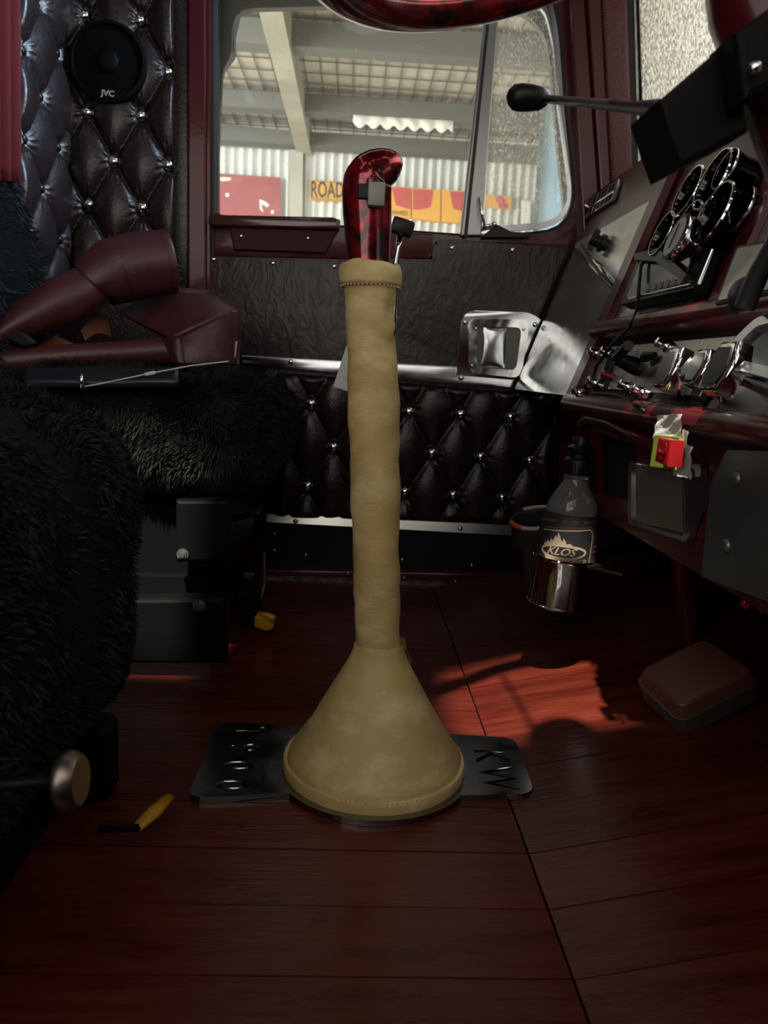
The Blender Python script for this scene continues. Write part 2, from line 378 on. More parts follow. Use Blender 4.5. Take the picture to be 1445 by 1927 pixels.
vrim = resample(rpoly(pq([(938, -60), (985, -30), (1030, 10), (1046, 80), (1054, 200), (1077, 365), (1066, 408), (1036, 428), (905, 440)], D+.012), [0, .02, .02, .02, 0, .03, .03, .03, 0]), 70)
vi = sum(vrim, Vector())/70
MB().ring(vrim, [vi+(p-vi)*.945 for p in vrim], (0, .012, 0)).build('vent_frame', ALU, door, smooth=30)
MB().prism([vi+(p-vi)*.95+Vector((0, .006, 0)) for p in vrim], (0, .003, 0)).build('vent_glass', GLASSV, door)
MB().prism(pq([(404, -60), (925, -60), (886, 446), (404, 412)], D+.03), (0, .004, 0)).build('window_glass', GLASSD, door)
MB().prism(pq([(922, -60), (946, -60), (906, 444), (866, 444)], D+.008), (0, .02, 0), bev=.003).build('vent_divider', mat('anodised_divider', (.30, .29, .29), .32, 1, stretch=(30, 30, 1), bump=.1, bscale=20), door)
MB().prism(pq([(916, 40), (921, 40), (879, 446), (873, 446)], D+.004), (0, .006, 0)).build('divider_seal', RUB, door)
v = MB(); v.tube([PY(901, 372, D-.004), PY(905, 395, D-.016), PY(911, 420, D-.012), PY(912, 428, D)], [.002, .0035, .003, .004], 8); v.tube([PY(908, 428, D-.004), PY(930, 422, D-.006)], .004, 10); v.ball(PY(930, 422, D-.008), .006)
v.build('vent_latch', CHROME, door, smooth='all')
MB().prism(rpoly(pq([(905, 446), (935, 422), (962, 436), (1000, 438), (1000, 446)], D), .004), (0, .008, 0)).build('latch_rubber', RUB, door)
# black outer frame seen through the glass with a rounded corner
o2 = pq([(380, -260), (1120, -260), (1120, 470), (380, 470)], D+.08); i2 = rpoly(pq([(436, 16), (960, 4), (1030, 60), (1052, 300), (1075, 520), (400, 520), (418, 130), (436, 105)], D+.08), [.045, 0, .05, 0, 0, 0, .02, .02])
ic = sum(i2, Vector())/len(i2); ic = PY(720, 250, D+.08)
MB().ring([rayhit(o2, ic, t) for t in ang], [rayhit(i2, ic, t) for t in ang], (0, .02, 0)).build('outer_frame', mat('grey_outer_skin', (.075, .07, .065), .35), door, smooth=30)
# upper creased leather panel, stepped top edge
up = [(392, 478), (640, 488), (795, 491), (812, 484), (818, 455), (830, 450), (1078, 460), (1000, 640), (900, 690), (862, 692), (455, 672), (392, 668)]
MB().prism(rpoly(pq(up, D), [.01, 0, 0, .006, .006, .006, .01, 0, 0, .01, 0, 0], 3), (0, .024, 0), bev=.007, seg=3).build('upper_panel', LDARK2, door, smooth=40)
screw = MB().lathe(dome(.0052, .7), (0, 0, 0), TY, 14).build('panel_screw', CHROME, door, smooth='all'); first = True
def stud(px, py, y, parent=door, sc=1):
    global first
    w = PY(px, py, y)
    o = screw if first else put(screw, w, parent); first = False
    o.location = w - WL[parent.name]; o.scale = (sc, sc, sc); return o
for a, b in ((401, 488), (513, 495), (628, 501), (850, 466), (964, 470)): stud(a, b, D-.002)
# red box and ledge above the upper panel
MB().prism(rpoly(pq([(394, 407), (640, 412), (640, 436), (815, 440), (815, 490), (394, 482)], D), .004, 2), (0, .02, 0), bev=.002).build('sill_panel', RED, door, smooth=30)
MB().prism(rpoly(pq([(392, 403), (632, 409), (638, 416), (638, 432), (392, 424)], D-.03), .006, 3), (0, .055, 0), bev=.004).build('varnished_ledge', WOODX, door, smooth=40)
MB().prism(pq([(430, 425), (636, 432), (612, 476), (440, 470)], D-.016), (0, .02, 0), bev=.003).build('ledge_bracket', mat('brown_bracket', (.05, .009, .007), .55, spec=.2), door)
for a, b in ((453, 444), (579, 448)): stud(a, b, D-.018, sc=.8)
# aluminium strips
MB().prism(tq_([(455, 669), (864, 690), (968, 698), (968, 730), (455, 687)], .09, .49), (0, .006, 0), bev=.0012).build('handle_strip', ALU, door, smooth=30)
MB().prism(rpoly(pq([(858, 706), (868, 600), (882, 584), (1000, 588), (1030, 612), (1050, 640), (975, 716)], D-.007), [.004, .015, .015, .02, .01, 0, .004], 4), (0, .010, 0), bev=.0012).build('handle_plate', ALU, door, smooth=30)
for a, b, y in ((547, 681, .006), (875, 606, .007), (1007, 611, .007), (868, 711, .009)): stud(a, b, D-y-.001, sc=1.15)
MB().prism(pq([(455, 680), (968, 728), (968, 734), (455, 690)], D), (0, .008, 0)).build('strip_gasket', RUB, door)
# recessed handle
hd = empty('door_handle', PY(940, 652, D-.006)); hd.parent = door; hd.location = WL[hd.name]-WL[door.name]
ho = rpoly(pq([(888, 600), (990, 601), (996, 612), (982, 700), (972, 711), (888, 702), (882, 690), (882, 612)], D-.017), .008, 3)
hi = rpoly(pq([(904, 614), (977, 616), (981, 624), (972, 690), (966, 697), (902, 691), (897, 684), (899, 620)], D-.017), .008, 3)
hcx = PY(938, 655, D-.017)
HA = [2*math.pi*i/64 for i in range(64)]
MB().ring([rayhit(ho, hcx, t) for t in HA], [rayhit(hi, hcx, t) for t in HA], (0, .014, 0)).build('bezel', CHROME, hd, smooth=30)
MB().prism([p+Vector((0, .006, 0)) for p in hi], (0, .002, 0)).build('recess', mat('recess_grey', (.12, .115, .10), .4, .6), hd)
def padfn(u, v_):
    a = PY(910, 616, D-.010).lerp(PY(953, 618, D-.010), u); b = PY(905, 689, D-.010).lerp(PY(949, 692, D-.010), u)
    return a.lerp(b, v_) + Vector((0, -.0045*(1-(2*u-1)**2)**.6*(1-(2*v_-1)**2)**.6-.001, 0))
MB().grid(padfn, 20, 24).build('paddle', ALU, hd, smooth='all')
for a, b in ((896, 618), (985, 620), (888, 688)): put(screw, PY(a, b, D-.018), hd).scale = (.7,)*3
# lower tufted panel
def tufted(name, m, corners, P, O, A, Bv, amp, n, parent, nrm, edge=.05, wrinkle=.0006):
    # corners px: tl,tr,br,bl ; P maps px -> plane point ; lattice O + i*A + j*B in px
    det = A[0]*Bv[1]-A[1]*Bv[0]
    def fn(u, v_):
        q = [(corners[0][k]*(1-u)+corners[1][k]*u)*(1-v_)+(corners[3][k]*(1-u)+corners[2][k]*u)*v_ for k in (0, 1)]
        d = (q[0]-O[0], q[1]-O[1]); a = (d[0]*Bv[1]-d[1]*Bv[0])/det; b = (A[0]*d[1]-A[1]*d[0])/det
        sa, sb = abs(math.sin(math.pi*a)), abs(math.sin(math.pi*b))
        h = (sa*sb)**.42
        ra, rb = a-round(a), b-round(b); rr = math.hypot(ra, rb)
        h *= 1-.0*rr
        th = math.atan2(rb, ra); h += .10*math.sin(th*13+3*math.sin(a*2))*math.exp(-((rr-.2)/.1)**2)
        h -= .55*math.exp(-(rr/.11)**2)
        e = min(1, min(u, 1-u, v_, 1-v_)/edge); e = e*(2-e)
        return P(*q) + nrm*(amp*h*(.25+.75*e) if e > 0 else 0)
    return MB().grid(fn, n[0], n[1]).build(name, m, parent, smooth='all')
LB = [(520, 700), (1046, 745), (1040, 985), (510, 975)]
tufted('tufted_panel', LDARK, LB, lambda a, b: PY(a, b, D+.004), (585, 760), (42, 82), (-50, 76), .019, (150, 84), door, TY)
MB().prism(pq([(500, 690), (1050, 735), (1046, 990), (500, 980)], D+.006), (0, .01, 0)).build('panel_backing', LDARK, door)
btn = MB().lathe([(.0065, -.004)]+dome(.0125, .9), (0, 0, 0), TY, 16).build('chrome_button', CHROME, door, smooth='all'); bf = True
def button(px, py, P, parent, nrm=TY, proto=None, off=.001):
    global bf
    w = P(px, py)+nrm*off; pr_ = proto or btn
    if bf and proto is None: o = btn; bf = False; o.location = w-WL[parent.name]
    else: o = put(pr_, w, parent)
    if abs(nrm.y) < .9: o.rotation_euler = TY.rotation_difference(nrm).to_euler()
    return o
for a, b in ((585, 760), (677, 768), (770, 775), (867, 780), (962, 785), (627, 842), (720, 848), (813, 853), (905, 860), (998, 867), (578, 915), (670, 920), (762, 926), (853, 932), (946, 937)):
    button(a, b, lambda p, q: PY(p, q, D), door)
MB().prism(tq_([(500, 966), (1000, 990), (995, 1010), (500, 983)], .26, .128), (0, .006, 0), bev=.001).build('lower_strip', mat('dull_strip', (.52, .50, .46), .24, 1), door)
for a, b in ((556, 981), (866, 995)): stud(a, b, D-.006, sc=1.15)
MB().prism(pq([(480, 984), (1010, 1011), (1010, 1085), (480, 1072)], D+.002), (0, .012, 0)).build('kick_panel', BLK, door)
for a, b in ((516, 1005), (516, 1036), (575, 1045), (757, 1054), (888, 1064)): stud(a, b, D, sc=.8)
MB().prism(pq([(480, 1072), (1010, 1082), (985, 1088), (840, 1104), (480, 1090)], D-.03), (0, .05, 0), bev=.003).build('door_sill', RED, door)
for a, b in ((655, 1079), (760, 1088), (858, 1094)): stud(a, b, D-.032, sc=.6)
MB().prism(pq([(498, 1086), (840, 1098), (836, 1106), (498, 1094)], D-.055), (0, .02, 0)).build('scuffed_sill_edge', mat('scuffed_tread', (.10, .07, .05), .5, .5, col2=(.25, .22, .18), cscale=60), door)
# door / A pillars
t1 = struct(MB().prism(pq([(353, -200), (386, -200), (388, 700), (353, 700)], D-.02), (0, .05, 0), bev=.004).build('trim_1', RED))
MB().prism(pq([(388, -200), (396, -200), (396, 590), (388, 590)], D-.012), (0, .03, 0), bev=.002).build('door_jamb_strip', RED, t1)
MB().prism(pq([(396, -200), (404, -200), (404, 485), (396, 485)], D-.004), (0, .03, 0), bev=.002).build('door_jamb_strip', RUB, t1)
ap = MB().prism(pq([(1062, -200), (1088, -200), (1135, 470), (1100, 470)], D-.008), (0, .04, 0), bev=.004).build('trim_2', RED); struct(ap)
MB().prism(pq([(1086, -200), (1093, -200), (1140, 470), (1128, 470)], D-.002), (0, .02, 0)).build('pillar_groove', RUB, ap)
MB().prism(pq([(1092, -200), (1124, -200), (1158, 470), (1138, 470)], D-.02), (0, .04, 0), bev=.004).build('pillar_strip', RED, ap)
MB().prism(pq([(1122, -200), (1176, -200), (1200, 470), (1156, 470)], D-.03), (0, .05, 0), bev=.012, seg=3).build('pillar_vinyl', REDTX, ap, smooth=40)
MB().prism(pq([(1170, -200), (1192, -200), (1215, 470), (1196, 470)], D-.012), (0, .05, 0)).build('pillar_seal', RUB, ap)
MB().prism(pq([(1188, -200), (1195, -200), (1214, 470), (1205, 470)], D-.012), (0, .01, 0)).build('pillar_bead', ALU, ap)
# windscreen: stands over the dash
win = struct(MB().prism([PY(1192, -260, D+.0), PY(1212, 380, D+.0), Vector((.80, .05, .88)), Vector((.74, .05, 1.5))], (.006, 0, 0)).build('window_1', GLASSW))
MB().prism([PY(1192, -300, D-.02), PY(1214, 380, D-.02), PY(1244, 380, D+.5), PY(1224, -300, D+.5)], (0, .01, 0)).build('window_edge', RUB, win)
# ---- sleeper side wall (left of the door) with diamond tufting
sl = empty('wall_side', (-.5, D+.01, .9)); struct(sl)
MB().prism(pq([(110, -300), (356, -300), (356, 700), (110, 700)], D+.006), (0, .02, 0)).build('wall_backing', LDARK, sl)
tufted('tufted_panel', LDARK, [(122, -60), (330, -60), (334, 560), (126, 560)], lambda a, b: PY(a, b, D), (165, 211), (51, 93), (-51, 86), .024, (84, 200), sl, TY, edge=.035)
for a, b in ((158, 28), (263, 37), (315, 135), (165, 211), (265, 217), (214, 303), (316, 310), (168, 384), (268, 390), (318, 478)): button(a, b, lambda p, q: PY(p, q, D), sl)
MB().prism(pq([(326, -200), (353, -200), (353, 600), (328, 600)], D-.006), (0, .02, 0), bev=.004).build('leather_border', LDARK, sl, smooth=40)
st = MB()
for i in range(70): st.box(PY(331, -20+i*8.5, D-.0065), (.0012, .001, .0055))
st.build('border_stitching', BLK, sl)
# bulkhead panel facing forward (blue-lit)
XB = PY(124, 300, D-.01).x
bh = empty('wall_bulkhead', (XB, 1.58, .9)); struct(bh)
PBk = lambda a, b: PX(a, b, XB)
tufted('tufted_panel', mat('sheen_oxblood_leather', (.022, .012, .014), .36, spec=1, bump=.25, bscale=130, bdet=7, bdist=1), [(28, -60), (124, -60), (126, 560), (30, 560)], PBk, (75, 183), (33, 94), (-32, 80), .02, (70, 170), bh, Vector((1, 0, 0)), edge=.03)
lbtn = MB().lathe([(.006, -.004)]+dome(.0095, .8), (0, 0, 0), TY, 14).build('covered_button', LDARK, bh, smooth='all'); fb = True
for a, b in ((75, 183), (108, 277), (77, 355), (112, 451), (44, 262), (46, 430), (42, 96), (106, 100)):
    if fb: lbtn.location = PBk(a, b)-WL[bh.name]; lbtn.rotation_euler = TY.rotation_difference(Vector((1, 0, 0))).to_euler(); fb = False
    else: button(a, b, PBk, bh, Vector((1, 0, 0)), lbtn)
MB().prism([PBk(26, -60)+Vector((-.012, 0, 0)), PBk(124, -60)+Vector((-.012, 0, 0)), PBk(126, 560)+Vector((-.012, 0, 0)), PBk(30, 560)+Vector((-.012, 0, 0))], (-.012, 0, 0)).build('wall_backing', LDARK, bh)
# ================================================================== OUTSIDE: shed and yard
G0 = -1.3
struct(MB().box((2, 6, G0-.05), (40, 40, .1)).build('ground', YARD))
YS = 8.0
ws = empty('wall_shed', (0, YS, 0)); struct(ws)
pitch = .088
def sheet(x0_, w_):
    n = int(w_/pitch*6)
    def fn(u, v_):
        x = x0_+u*w_; return Vector((x, YS+.05+.030*math.sin(2*math.pi*x/pitch), G0+v_*(2.72-G0)))
    return MB().grid(fn, n, 1)
for i in range(9): sheet(-3.3+i*.79, .80).build('corrugated_sheet', CORR, ws, smooth='all')
# post, eave beams, rafter, purlins
struct(MB().prism(pq([(545, 262), (570, 262), (566, 900), (541, 900)], YS-.06), (0, .1, 0)).build('shed_post', SHEDST), 'khaki steel post of the shed, below the rafter')
def zy(px, py, y): return PY(px, py, y)
struct(MB().prism([PY(380, 228, YS-.08), PY(560, 248, YS-.08), PY(560, 270, YS-.08), PY(380, 252, YS-.08)], (0, .12, 0)).build('eave_beam', SHEDST))
struct(MB().prism([PY(562, 250, YS-.08), PY(1010, 280, YS-.08), PY(1010, 300, YS-.08), PY(562, 274, YS-.08)], (0, .12, 0)).build('eave_beam', SHEDST))
ZR = 2.75
def roofz(y): return ZR - .0*(y-YS)
def RX(px, py): return PZ(px, py, ZR-.10)
struct(MB().prism([Vector((-.64, 3.9, ZR-.24)), Vector((-.50, 3.9, ZR-.24)), Vector((-.50, YS, ZR-.24)), Vector((-.64, YS, ZR-.24))], (0, 0, .22)).build('shed_rafter', SHEDST))
for y_, h_ in ((7.0, .12), (5.66, .14), (4.5, .14)):
    struct(MB().box((0, y_, ZR-.11), (9, .16, h_*1.1)).build('shed_purlin', SHEDST2))
struct(MB().box((0, 7.86, ZR-.16), (9, .2, .12)).build('shed_purlin', SHEDST2))
roof = MB().box((0, 6.2, ZR+.05), (9, 5.4, .06)).build('shed_roof', FOIL); struct(roof)
wr = MB()
for i in range(46): wr.box((-2.6+i*.125, 6.0, ZR+.008), (.008, 4.4, .008))
for i in range(18): wr.box((.2, 3.95+i*.24, ZR+.004), (5.8, .008, .008))
stuff(wr.build('roof_wire', WIRE, roof))
it = MB()
IX0, IX1 = PY(664, 232, 6.95).x, PY(852, 240, 6.95).x
def ifn(u, v_): return Vector((IX0+(IX1-IX0)*u, 6.95-.03*math.sin(v_*3.1)*abs(math.sin(u*19)), ZR-.165-.11*v_*(.6+.4*abs(math.sin(u*23)))))
tag(it.grid(ifn, 40, 4).build('torn_insulation', mat('white_torn_foil', (.78, .77, .72), .6), smooth='all'), 'torn white strip of insulation hanging under the shed eave', 'insulation')
# things on the shed wall
rp = MB().prism(pq([(408, 326), (528, 334), (527, 460), (408, 460)], YS-.02), (0, .03, 0)).build('painted_tin_sheet', SHRED); tag(rp, 'weathered dark red metal sheet with white flaked patches on shed wall', 'panel')
for k, P_ in enumerate(([(413, 335), (420, 333), (436, 335), (432, 340), (416, 341)], [(424, 364), (430, 363), (431, 369), (425, 371)], [(488, 375), (499, 379), (507, 386), (503, 390), (491, 384), (496, 400), (489, 394)], [(510, 396), (515, 395), (515, 402), (510, 402)], [(408, 360), (412, 358), (410, 363)])):
    MB().prism(pq(P_, YS-.022), (0, .002, 0)).build('flaked_patch', CHIP, rp)
sg = MB().prism(rpoly(pq([(584, 338), (648, 343), (648, 378), (584, 374)], YS-.05), .02, 2), (0, .09, 0)).build('road_sign', SIGNY); tag(sg, 'yellow plate with the word ROAD in black on shed wall', 'sign')
RS = frame((0, -1, 0))
Rr = Matrix.Rotation(math.radians(-1.6), 3, 'Y')
text('lettering', 'ROAD', .205, PY(615.5, 358.5, YS-.053), Rr @ RS, SIGNB, sg, .002, .56, .003)
MB().ring(resample([PY(*q, YS-.052) for q in ((585.5, 339.5), (647, 344), (647, 377), (585.5, 373))], 24), resample([PY(*q, YS-.052) for q in ((586.5, 340.5), (646, 345), (646, 376), (586.5, 372))], 24), (0, .001, 0)).build('sign_border', SIGNB, sg)
def sign(name, pts, reds, label):
    o = MB().prism(pq(pts, YS-.04), (0, .08, 0)).build(name, SIGNO)
    tag(o, label, 'sign', None)
    for r_ in reds: MB().prism(pq(r_, YS-.043), (0, .002, 0)).build('red_field', SIGNR, o)
    return o
w1 = sign('shed_sign', [(733, 350), (773, 353), (773, 410), (733, 405)], [[(737, 352), (772, 354), (772, 394), (745, 386)]], 'red and orange sign plate on shed wall, next to the gear lever handle')
text('lettering', 'WHEEL', .055, PY(752, 401, YS-.044), RS, SIGNB, w1, .001)
sign('shed_sign', [(775, 353), (829, 357), (828, 417), (775, 411)], [[(777, 355), (816, 358), (810, 390), (790, 395), (777, 394)]], 'orange sign plate with a red curved field, second along the shed wall')
sign('shed_sign', [(831, 357), (886, 361), (880, 420), (830, 417)], [[(846, 360), (885, 362), (881, 400), (853, 393)]], 'orange sign plate with a red block, left of the vent divider')
sign('shed_sign', [(915, 366), (964, 370), (961, 393), (914, 388)], [[(930, 368), (946, 369), (958, 392), (940, 391)]], 'short orange sign with a slanting red band, seen through the vent window')
pc = MB().prism(pq([(983, 376), (1000, 377), (998, 430), (982, 430)], YS-.05), (0, .06, 0), bev=.01).build('white_cabinet', mat('white_box', (.75, .78, .74), .6)); tag(pc, 'small white box low on the shed wall beside the pale blue doorway', 'box')
# pale blue doorway sheet
bd = struct(MB().prism([PY(1026, 150, 6.6), PY(1100, 150, 6.6), PY(1120, 520, 6.6), PY(1000, 520, 6.6)], (0, .05, 0)).build('door_2', BLUED))
MB().prism([PY(1020, 190, 6.55), PY(1028, 190, 6.55), PY(1005, 520, 6.55), PY(999, 520, 6.55)], (0, .05, 0)).build('door_edge', mat('doorway_edge', (.10, .13, .15), .5), bd)
MB().prism([PY(1050, 340, 6.55), PY(1058, 340, 6.55), PY(1056, 520, 6.55), PY(1046, 520, 6.55)], (0, .03, 0)).build('door_rib', BLUED, bd)
bm_ = MB().prism(rpoly(pq([(398, 20), (452, 8), (440, 60), (440, 100), (420, 126), (398, 134)], 1.875), .004, 2), (0, .03, 0), bev=.004).build('blue_bracket', BLUEM); tag(bm_, "dark blue metal bracket outside the door window's upper left corner", 'bracket')
# yard wall seen through the windscreen
yw = struct(MB().box((5.2, 5.5, 1.2), (.2, 14, 5.2)).build('wall_yard', RENDER))
# ================================================================== GEAR LEVER
GY = .865
gl = empty('gear_lever', (.042, GY, 0), 'tall gear lever with a cracked beige leather boot and candy red pistol grip handle', 'gear lever')
def cpt(y0, x0, Y=GY): return PY(x0, y0, Y)
# cone skirt
def skirt(u, v_):
    t = 2*math.pi*u
    prof = [(.1050, .017), (.1035, .026), (.096, .038), (.082, .060), (.066, .088), (.050, .116), (.037, .140), (.0315, .152), (.0285, .166)]
    x = v_*(len(prof)-1); i = min(int(x), len(prof)-2); f_ = x-i
    r = prof[i][0]*(1-f_)+prof[i+1][0]*f_; z = prof[i][1]*(1-f_)+prof[i+1][1]*f_
    r *= 1+.018*math.sin(3*t+1+z*25)*min(1, z*12)+.006*math.sin(9*t+z*60)
    if v_ > .72: r += .004*math.exp(-((t-.25)/.5)**2)
    ox = .0*z
    return Vector((.042+ox+.06*z*0+r*math.cos(t), GY+r*math.sin(t), z))
MB().grid(skirt, 72, 32).build('skirt', BEIGE, gl, smooth='all', recalc=True)
hem = MB().lathe([(.1085, .004), (.1095, .008), (.1098, .012), (.1092, .019), (.107, .0225), (.1045, .0205), (.1035, .016), (.103, .005)], (.042, GY, 0), n=72, closed=True).build('hem', BEIGE, gl, smooth='all')
sti = MB()
for i in range(120):
    t = 2*math.pi*i/120; r = .1055
    sti.ball((.042+.1085*math.cos(t), GY+.1085*math.sin(t), .0205), .0011, nu=6, nv=4)
sti.build('hem_stitching', BSTITCH, gl)
zb = [(1246, 711, 43), (1200, 711, 43.5), (1100, 709, 44), (1000, 707, 44.5), (900, 706, 46.5), (800, 704, 47), (700, 701.5, 46.5), (640, 698, 44), (600, 697, 44.5), (560, 698, 46), (538, 697.5, 47)]
pts = [cpt(y, x) for y, x, r in zb]; rad = [pxr(r, GY*1.0) for y, x, r in zb]
def interp(ps, rs, m):
    P2, R2 = [], []
    for i in range(m+1):
        x = i/m*(len(ps)-1); k = min(int(x), len(ps)-2); f_ = x-k; P2.append(ps[k].lerp(ps[k+1], f_)); R2.append(rs[k]*(1-f_)+rs[k+1]*f_)
    return P2, R2
p2, r2 = interp(pts, rad, 90)
slv = MB().tube(p2, r2, 40)
for v in slv.bm.verts:   # folds in the leather sleeve
    z = v.co.z; a = math.atan2(v.co.y-GY, v.co.x-.02)
    c_ = Vector((v.co.x, v.co.y))
    fold = -.0016*math.exp(-((z-.52-.012*math.sin(a*2))/.006)**2)*(1 if math.cos(a) > -.2 else .3) - .0012*math.exp(-((z-.385-.006*math.sin(a*3))/.004)**2) - .0012*math.exp(-((z-.23-.006*math.sin(a*2+1))/.004)**2)
    fold += .0007*math.sin(z*61+a*2)+.0005*math.sin(z*130-3*a)
    if math.cos(a) > .5: fold -= .003*math.exp(-((z-.545)/.012)**2)
    d = Vector((math.cos(a), math.sin(a), 0)); v.co += d*fold
slv.build('sleeve', BEIGE, gl, smooth='all')
sm = MB(); bc = cpt(1250, 711)
tor = [Vector((bc.x+.0283*math.cos(t), bc.y+.0283*math.sin(t), bc.z+.0012*math.sin(t))) for t in [2*math.pi*i/40 for i in range(41)]]
sm.tube(tor, .0026, 8)
for i in range(44):
    t = 2*math.pi*i/44; sm.ball((bc.x+.0292*math.cos(t), bc.y+.0292*math.sin(t), bc.z+.0025), .0016, nu=6, nv=4)
sm.build('seam', BEIGE, gl, smooth='all')
cl_ = MB(); ca, cb = cpt(540, 697.5), cpt(496, 696)
def collar(u, v_):
    t = 2*math.pi*u; pr = [(.0285, -.02), (.0305, .0), (.0335, .10), (.0342, .35), (.0345, .62), (.0335, .85), (.0315, .97), (.0285, 1.0), (.0255, .9), (.0245, .6)]
    x = v_*(len(pr)-1); i = min(int(x), len(pr)-2); f_ = x-i
    r = pr[i][0]*(1-f_)+pr[i+1][0]*f_; h = pr[i][1]*(1-f_)+pr[i+1][1]*f_
    w = .0018*math.sin(3*t+.6)+.0012*math.sin(5*t)
    return ca.lerp(cb, h) + Vector((r*math.cos(t)*(1+.02*math.sin(4*t)), r*math.sin(t), w*max(0, h)))
cl_.grid(collar, 48, 27).build('collar', BEIGE, gl, smooth='all')
cst = MB()
for i in range(44):
    t = 2*math.pi*i/44; cst.ball((ca.x+.0322*math.cos(t), ca.y+.0322*math.sin(t), ca.z-.0005), .0013, nu=6, nv=4)
cst.build('collar_stitching', BSTITCH, gl)
hz = [(560, 696, 36), (500, 694, 38), (440, 692.5, 41), (395, 691, 43), (362, 690, 43.5), (343, 692, 43), (330, 699, 40.5), (322, 709, 37), (316.5, 720, 33.5), (312.5, 730, 30.5), (309, 739, 26), (306.5, 747, 20), (305, 753, 13), (304, 757, 5)]
p3, r3 = interp([cpt(y, x) for y, x, r in hz], [pxr(r, GY) for y, x, r in hz], 60)
MB().tube(p3, r3, 32).build('handle', CANDY, gl, smooth='all')
sw = cpt(367, 708, GY-.03); MB().box(sw, (.0175, .014, .0235), bev=.0025, seg=2).build('splitter_switch', GREY, gl, smooth=30)
MB().box(cpt(361, 684, GY-.026), (.012, .008, .0145), bev=.001).build('switch_housing', BLK, gl)
# floor plate with cut-out letters
ph = .007
pp = [(-.163, .803), (-.095, .799), (-.058, .798)]
t_ = [Vector((.042+.118*math.cos(a), GY+.118*math.sin(a), 0)) for a in [math.radians(215+i*110/24) for i in range(25)]]
base = [PZ(356, 1490, 0), PZ(400, 1512, 0)]
crn = [PZ(968, 1398, 0), PZ(412, 1368, 0), PZ(350, 1514, 0), PZ(548, 1516, 0)]
poly = [crn[0], crn[1], crn[2]] + [p for p in t_] + [PZ(862, 1508, 0), PZ(1006, 1505, 0)]
rs_ = [.022, .022, .022] + [0]*len(t_) + [.006, .022]
pm = MB().prism([p + Vector((0, 0, .0005)) for p in rpoly(poly, rs_, 5)], (0, 0, ph), bev=0)
plate = pm.build('floor_plate', PLATE); tag(plate, 'polished steel floor plate with cut-out letters under the beige gear lever boot', 'plate')
def cut(body, size, wl, rz, sx, sy=1):
    me = textmesh(body, size, .02, .0006)
    for v in me.vertices: v.co.x *= sx; v.co.y *= sy
    o = bpy.data.objects.new('cutter', me); COL.objects.link(o); o.location = wl; o.rotation_euler = (0, 0, rz); return o
cs = []
tp, tb = PZ(455, 1382, 0), PZ(428, 1500, 0); cm = (tp+tb)/2
for i, ch in enumerate('T900'):
    p = PZ(467, 1386, 0).lerp(PZ(433, 1489, 0), i/3.); cs.append(cut(ch, .052, (p.x, p.y, 0), -math.pi/2, .88, 1.0))
for ch, a in (('K', (920, 1432)), ('W', (933, 1474))):
    p = PZ(*a, 0); cs.append(cut(ch, .054, (p.x, p.y, 0), -math.pi/2, .95, 1.12))
for c_ in cs:
    md = plate.modifiers.new('b', 'BOOLEAN'); md.operation = 'DIFFERENCE'; md.object = c_; md.solver = 'EXACT'
bpy.context.view_layer.update(); dg = bpy.context.evaluated_depsgraph_get()
nm = bpy.data.meshes.new_from_object(plate.evaluated_get(dg)); plate.modifiers.clear(); plate.data = nm; nm.name = 'floor_plate'
for c_ in cs: me = c_.data; bpy.data.objects.remove(c_); bpy.data.meshes.remove(me)
# second lever behind
l2 = empty('chrome_lever', PZ(712, 1175, 0), 'slim chrome lever with a square black knob, behind the beige boot', 'lever')
l2.location = (.05, 1.16, 0); WL[l2.name] = Vector((.05, 1.16, 0))
MB().tube([Vector((.05, 1.16, 0)), Vector((.055, 1.16, .2)), PY(744, 500, 1.16), PY(749, 470, 1.16), PY(753, 440, 1.16)], [.006, .006, .005, .0042, .0042], 12).build('stalk', CHROME, l2, smooth='all')
MB().box(PY(757, 428, 1.155), (.032, .022, .022), Matrix.Rotation(math.radians(14), 3, 'Y'), bev=.004, seg=2).build('knob', BLK, l2, smooth=35)
MB().lathe([(.02, 0), (.02, .006), (.012, .01), (.006, .02)], (.05, 1.16, 0), n=20).build('base_collar', CHROME, l2, smooth=35)
ps = MB().prism(pq([(733, 586), (748, 596), (700, 752), (627, 727), (652, 650)], 1.185), (0, .0015, 0)).build('plastic_sleeve', PLASTIC); tag(ps, 'milky plastic document sleeve hanging behind the beige gear lever', 'document sleeve')
# ================================================================== SEATS
def furstrands(fn, n, ln, uv=None, width=.0016, droop=.4):
    vs, fs = [], []; e = 1e-3
    for _ in range(n):
        u, w = (random.random(), random.random()) if uv is None else uv()
        p = fn(u, w); du = fn(u+e, w)-p; dv = fn(u, w+e)-p; nn = du.cross(dv)
        if nn.length < 1e-12: continue
        nn.normalize()
        k = .5+.5*math.sin(p.x*70+2*math.sin(p.z*50))*math.sin(p.y*60+p.z*40+2*math.sin(p.x*31))
        lean = Vector((math.sin(p.y*47+p.z*33), math.sin(p.x*41+p.z*52), math.sin(p.x*38+p.y*36)-.9*droop-.4))*.75
        d = (nn*(.75+.2*k)+lean*.6+Vector((random.gauss(0, .18), random.gauss(0, .18), random.gauss(0, .18)))).normalized()
        L_ = ln*random.uniform(.6, 1.1)*(.75+.4*k); m1 = p+d*L_*.55; tp_ = m1+(d+Vector((0, 0, -droop))).normalized()*L_*.5
        sd = d.cross(Vector((random.gauss(0, 1), random.gauss(0, 1), random.gauss(0, 1)))).normalized()*width
        b = len(vs); vs += [p-sd, p+sd, m1+sd*.8, m1-sd*.8, tp_]; fs += [(b, b+1, b+2, b+3), (b+3, b+2, b+4)]
    return vs, fs
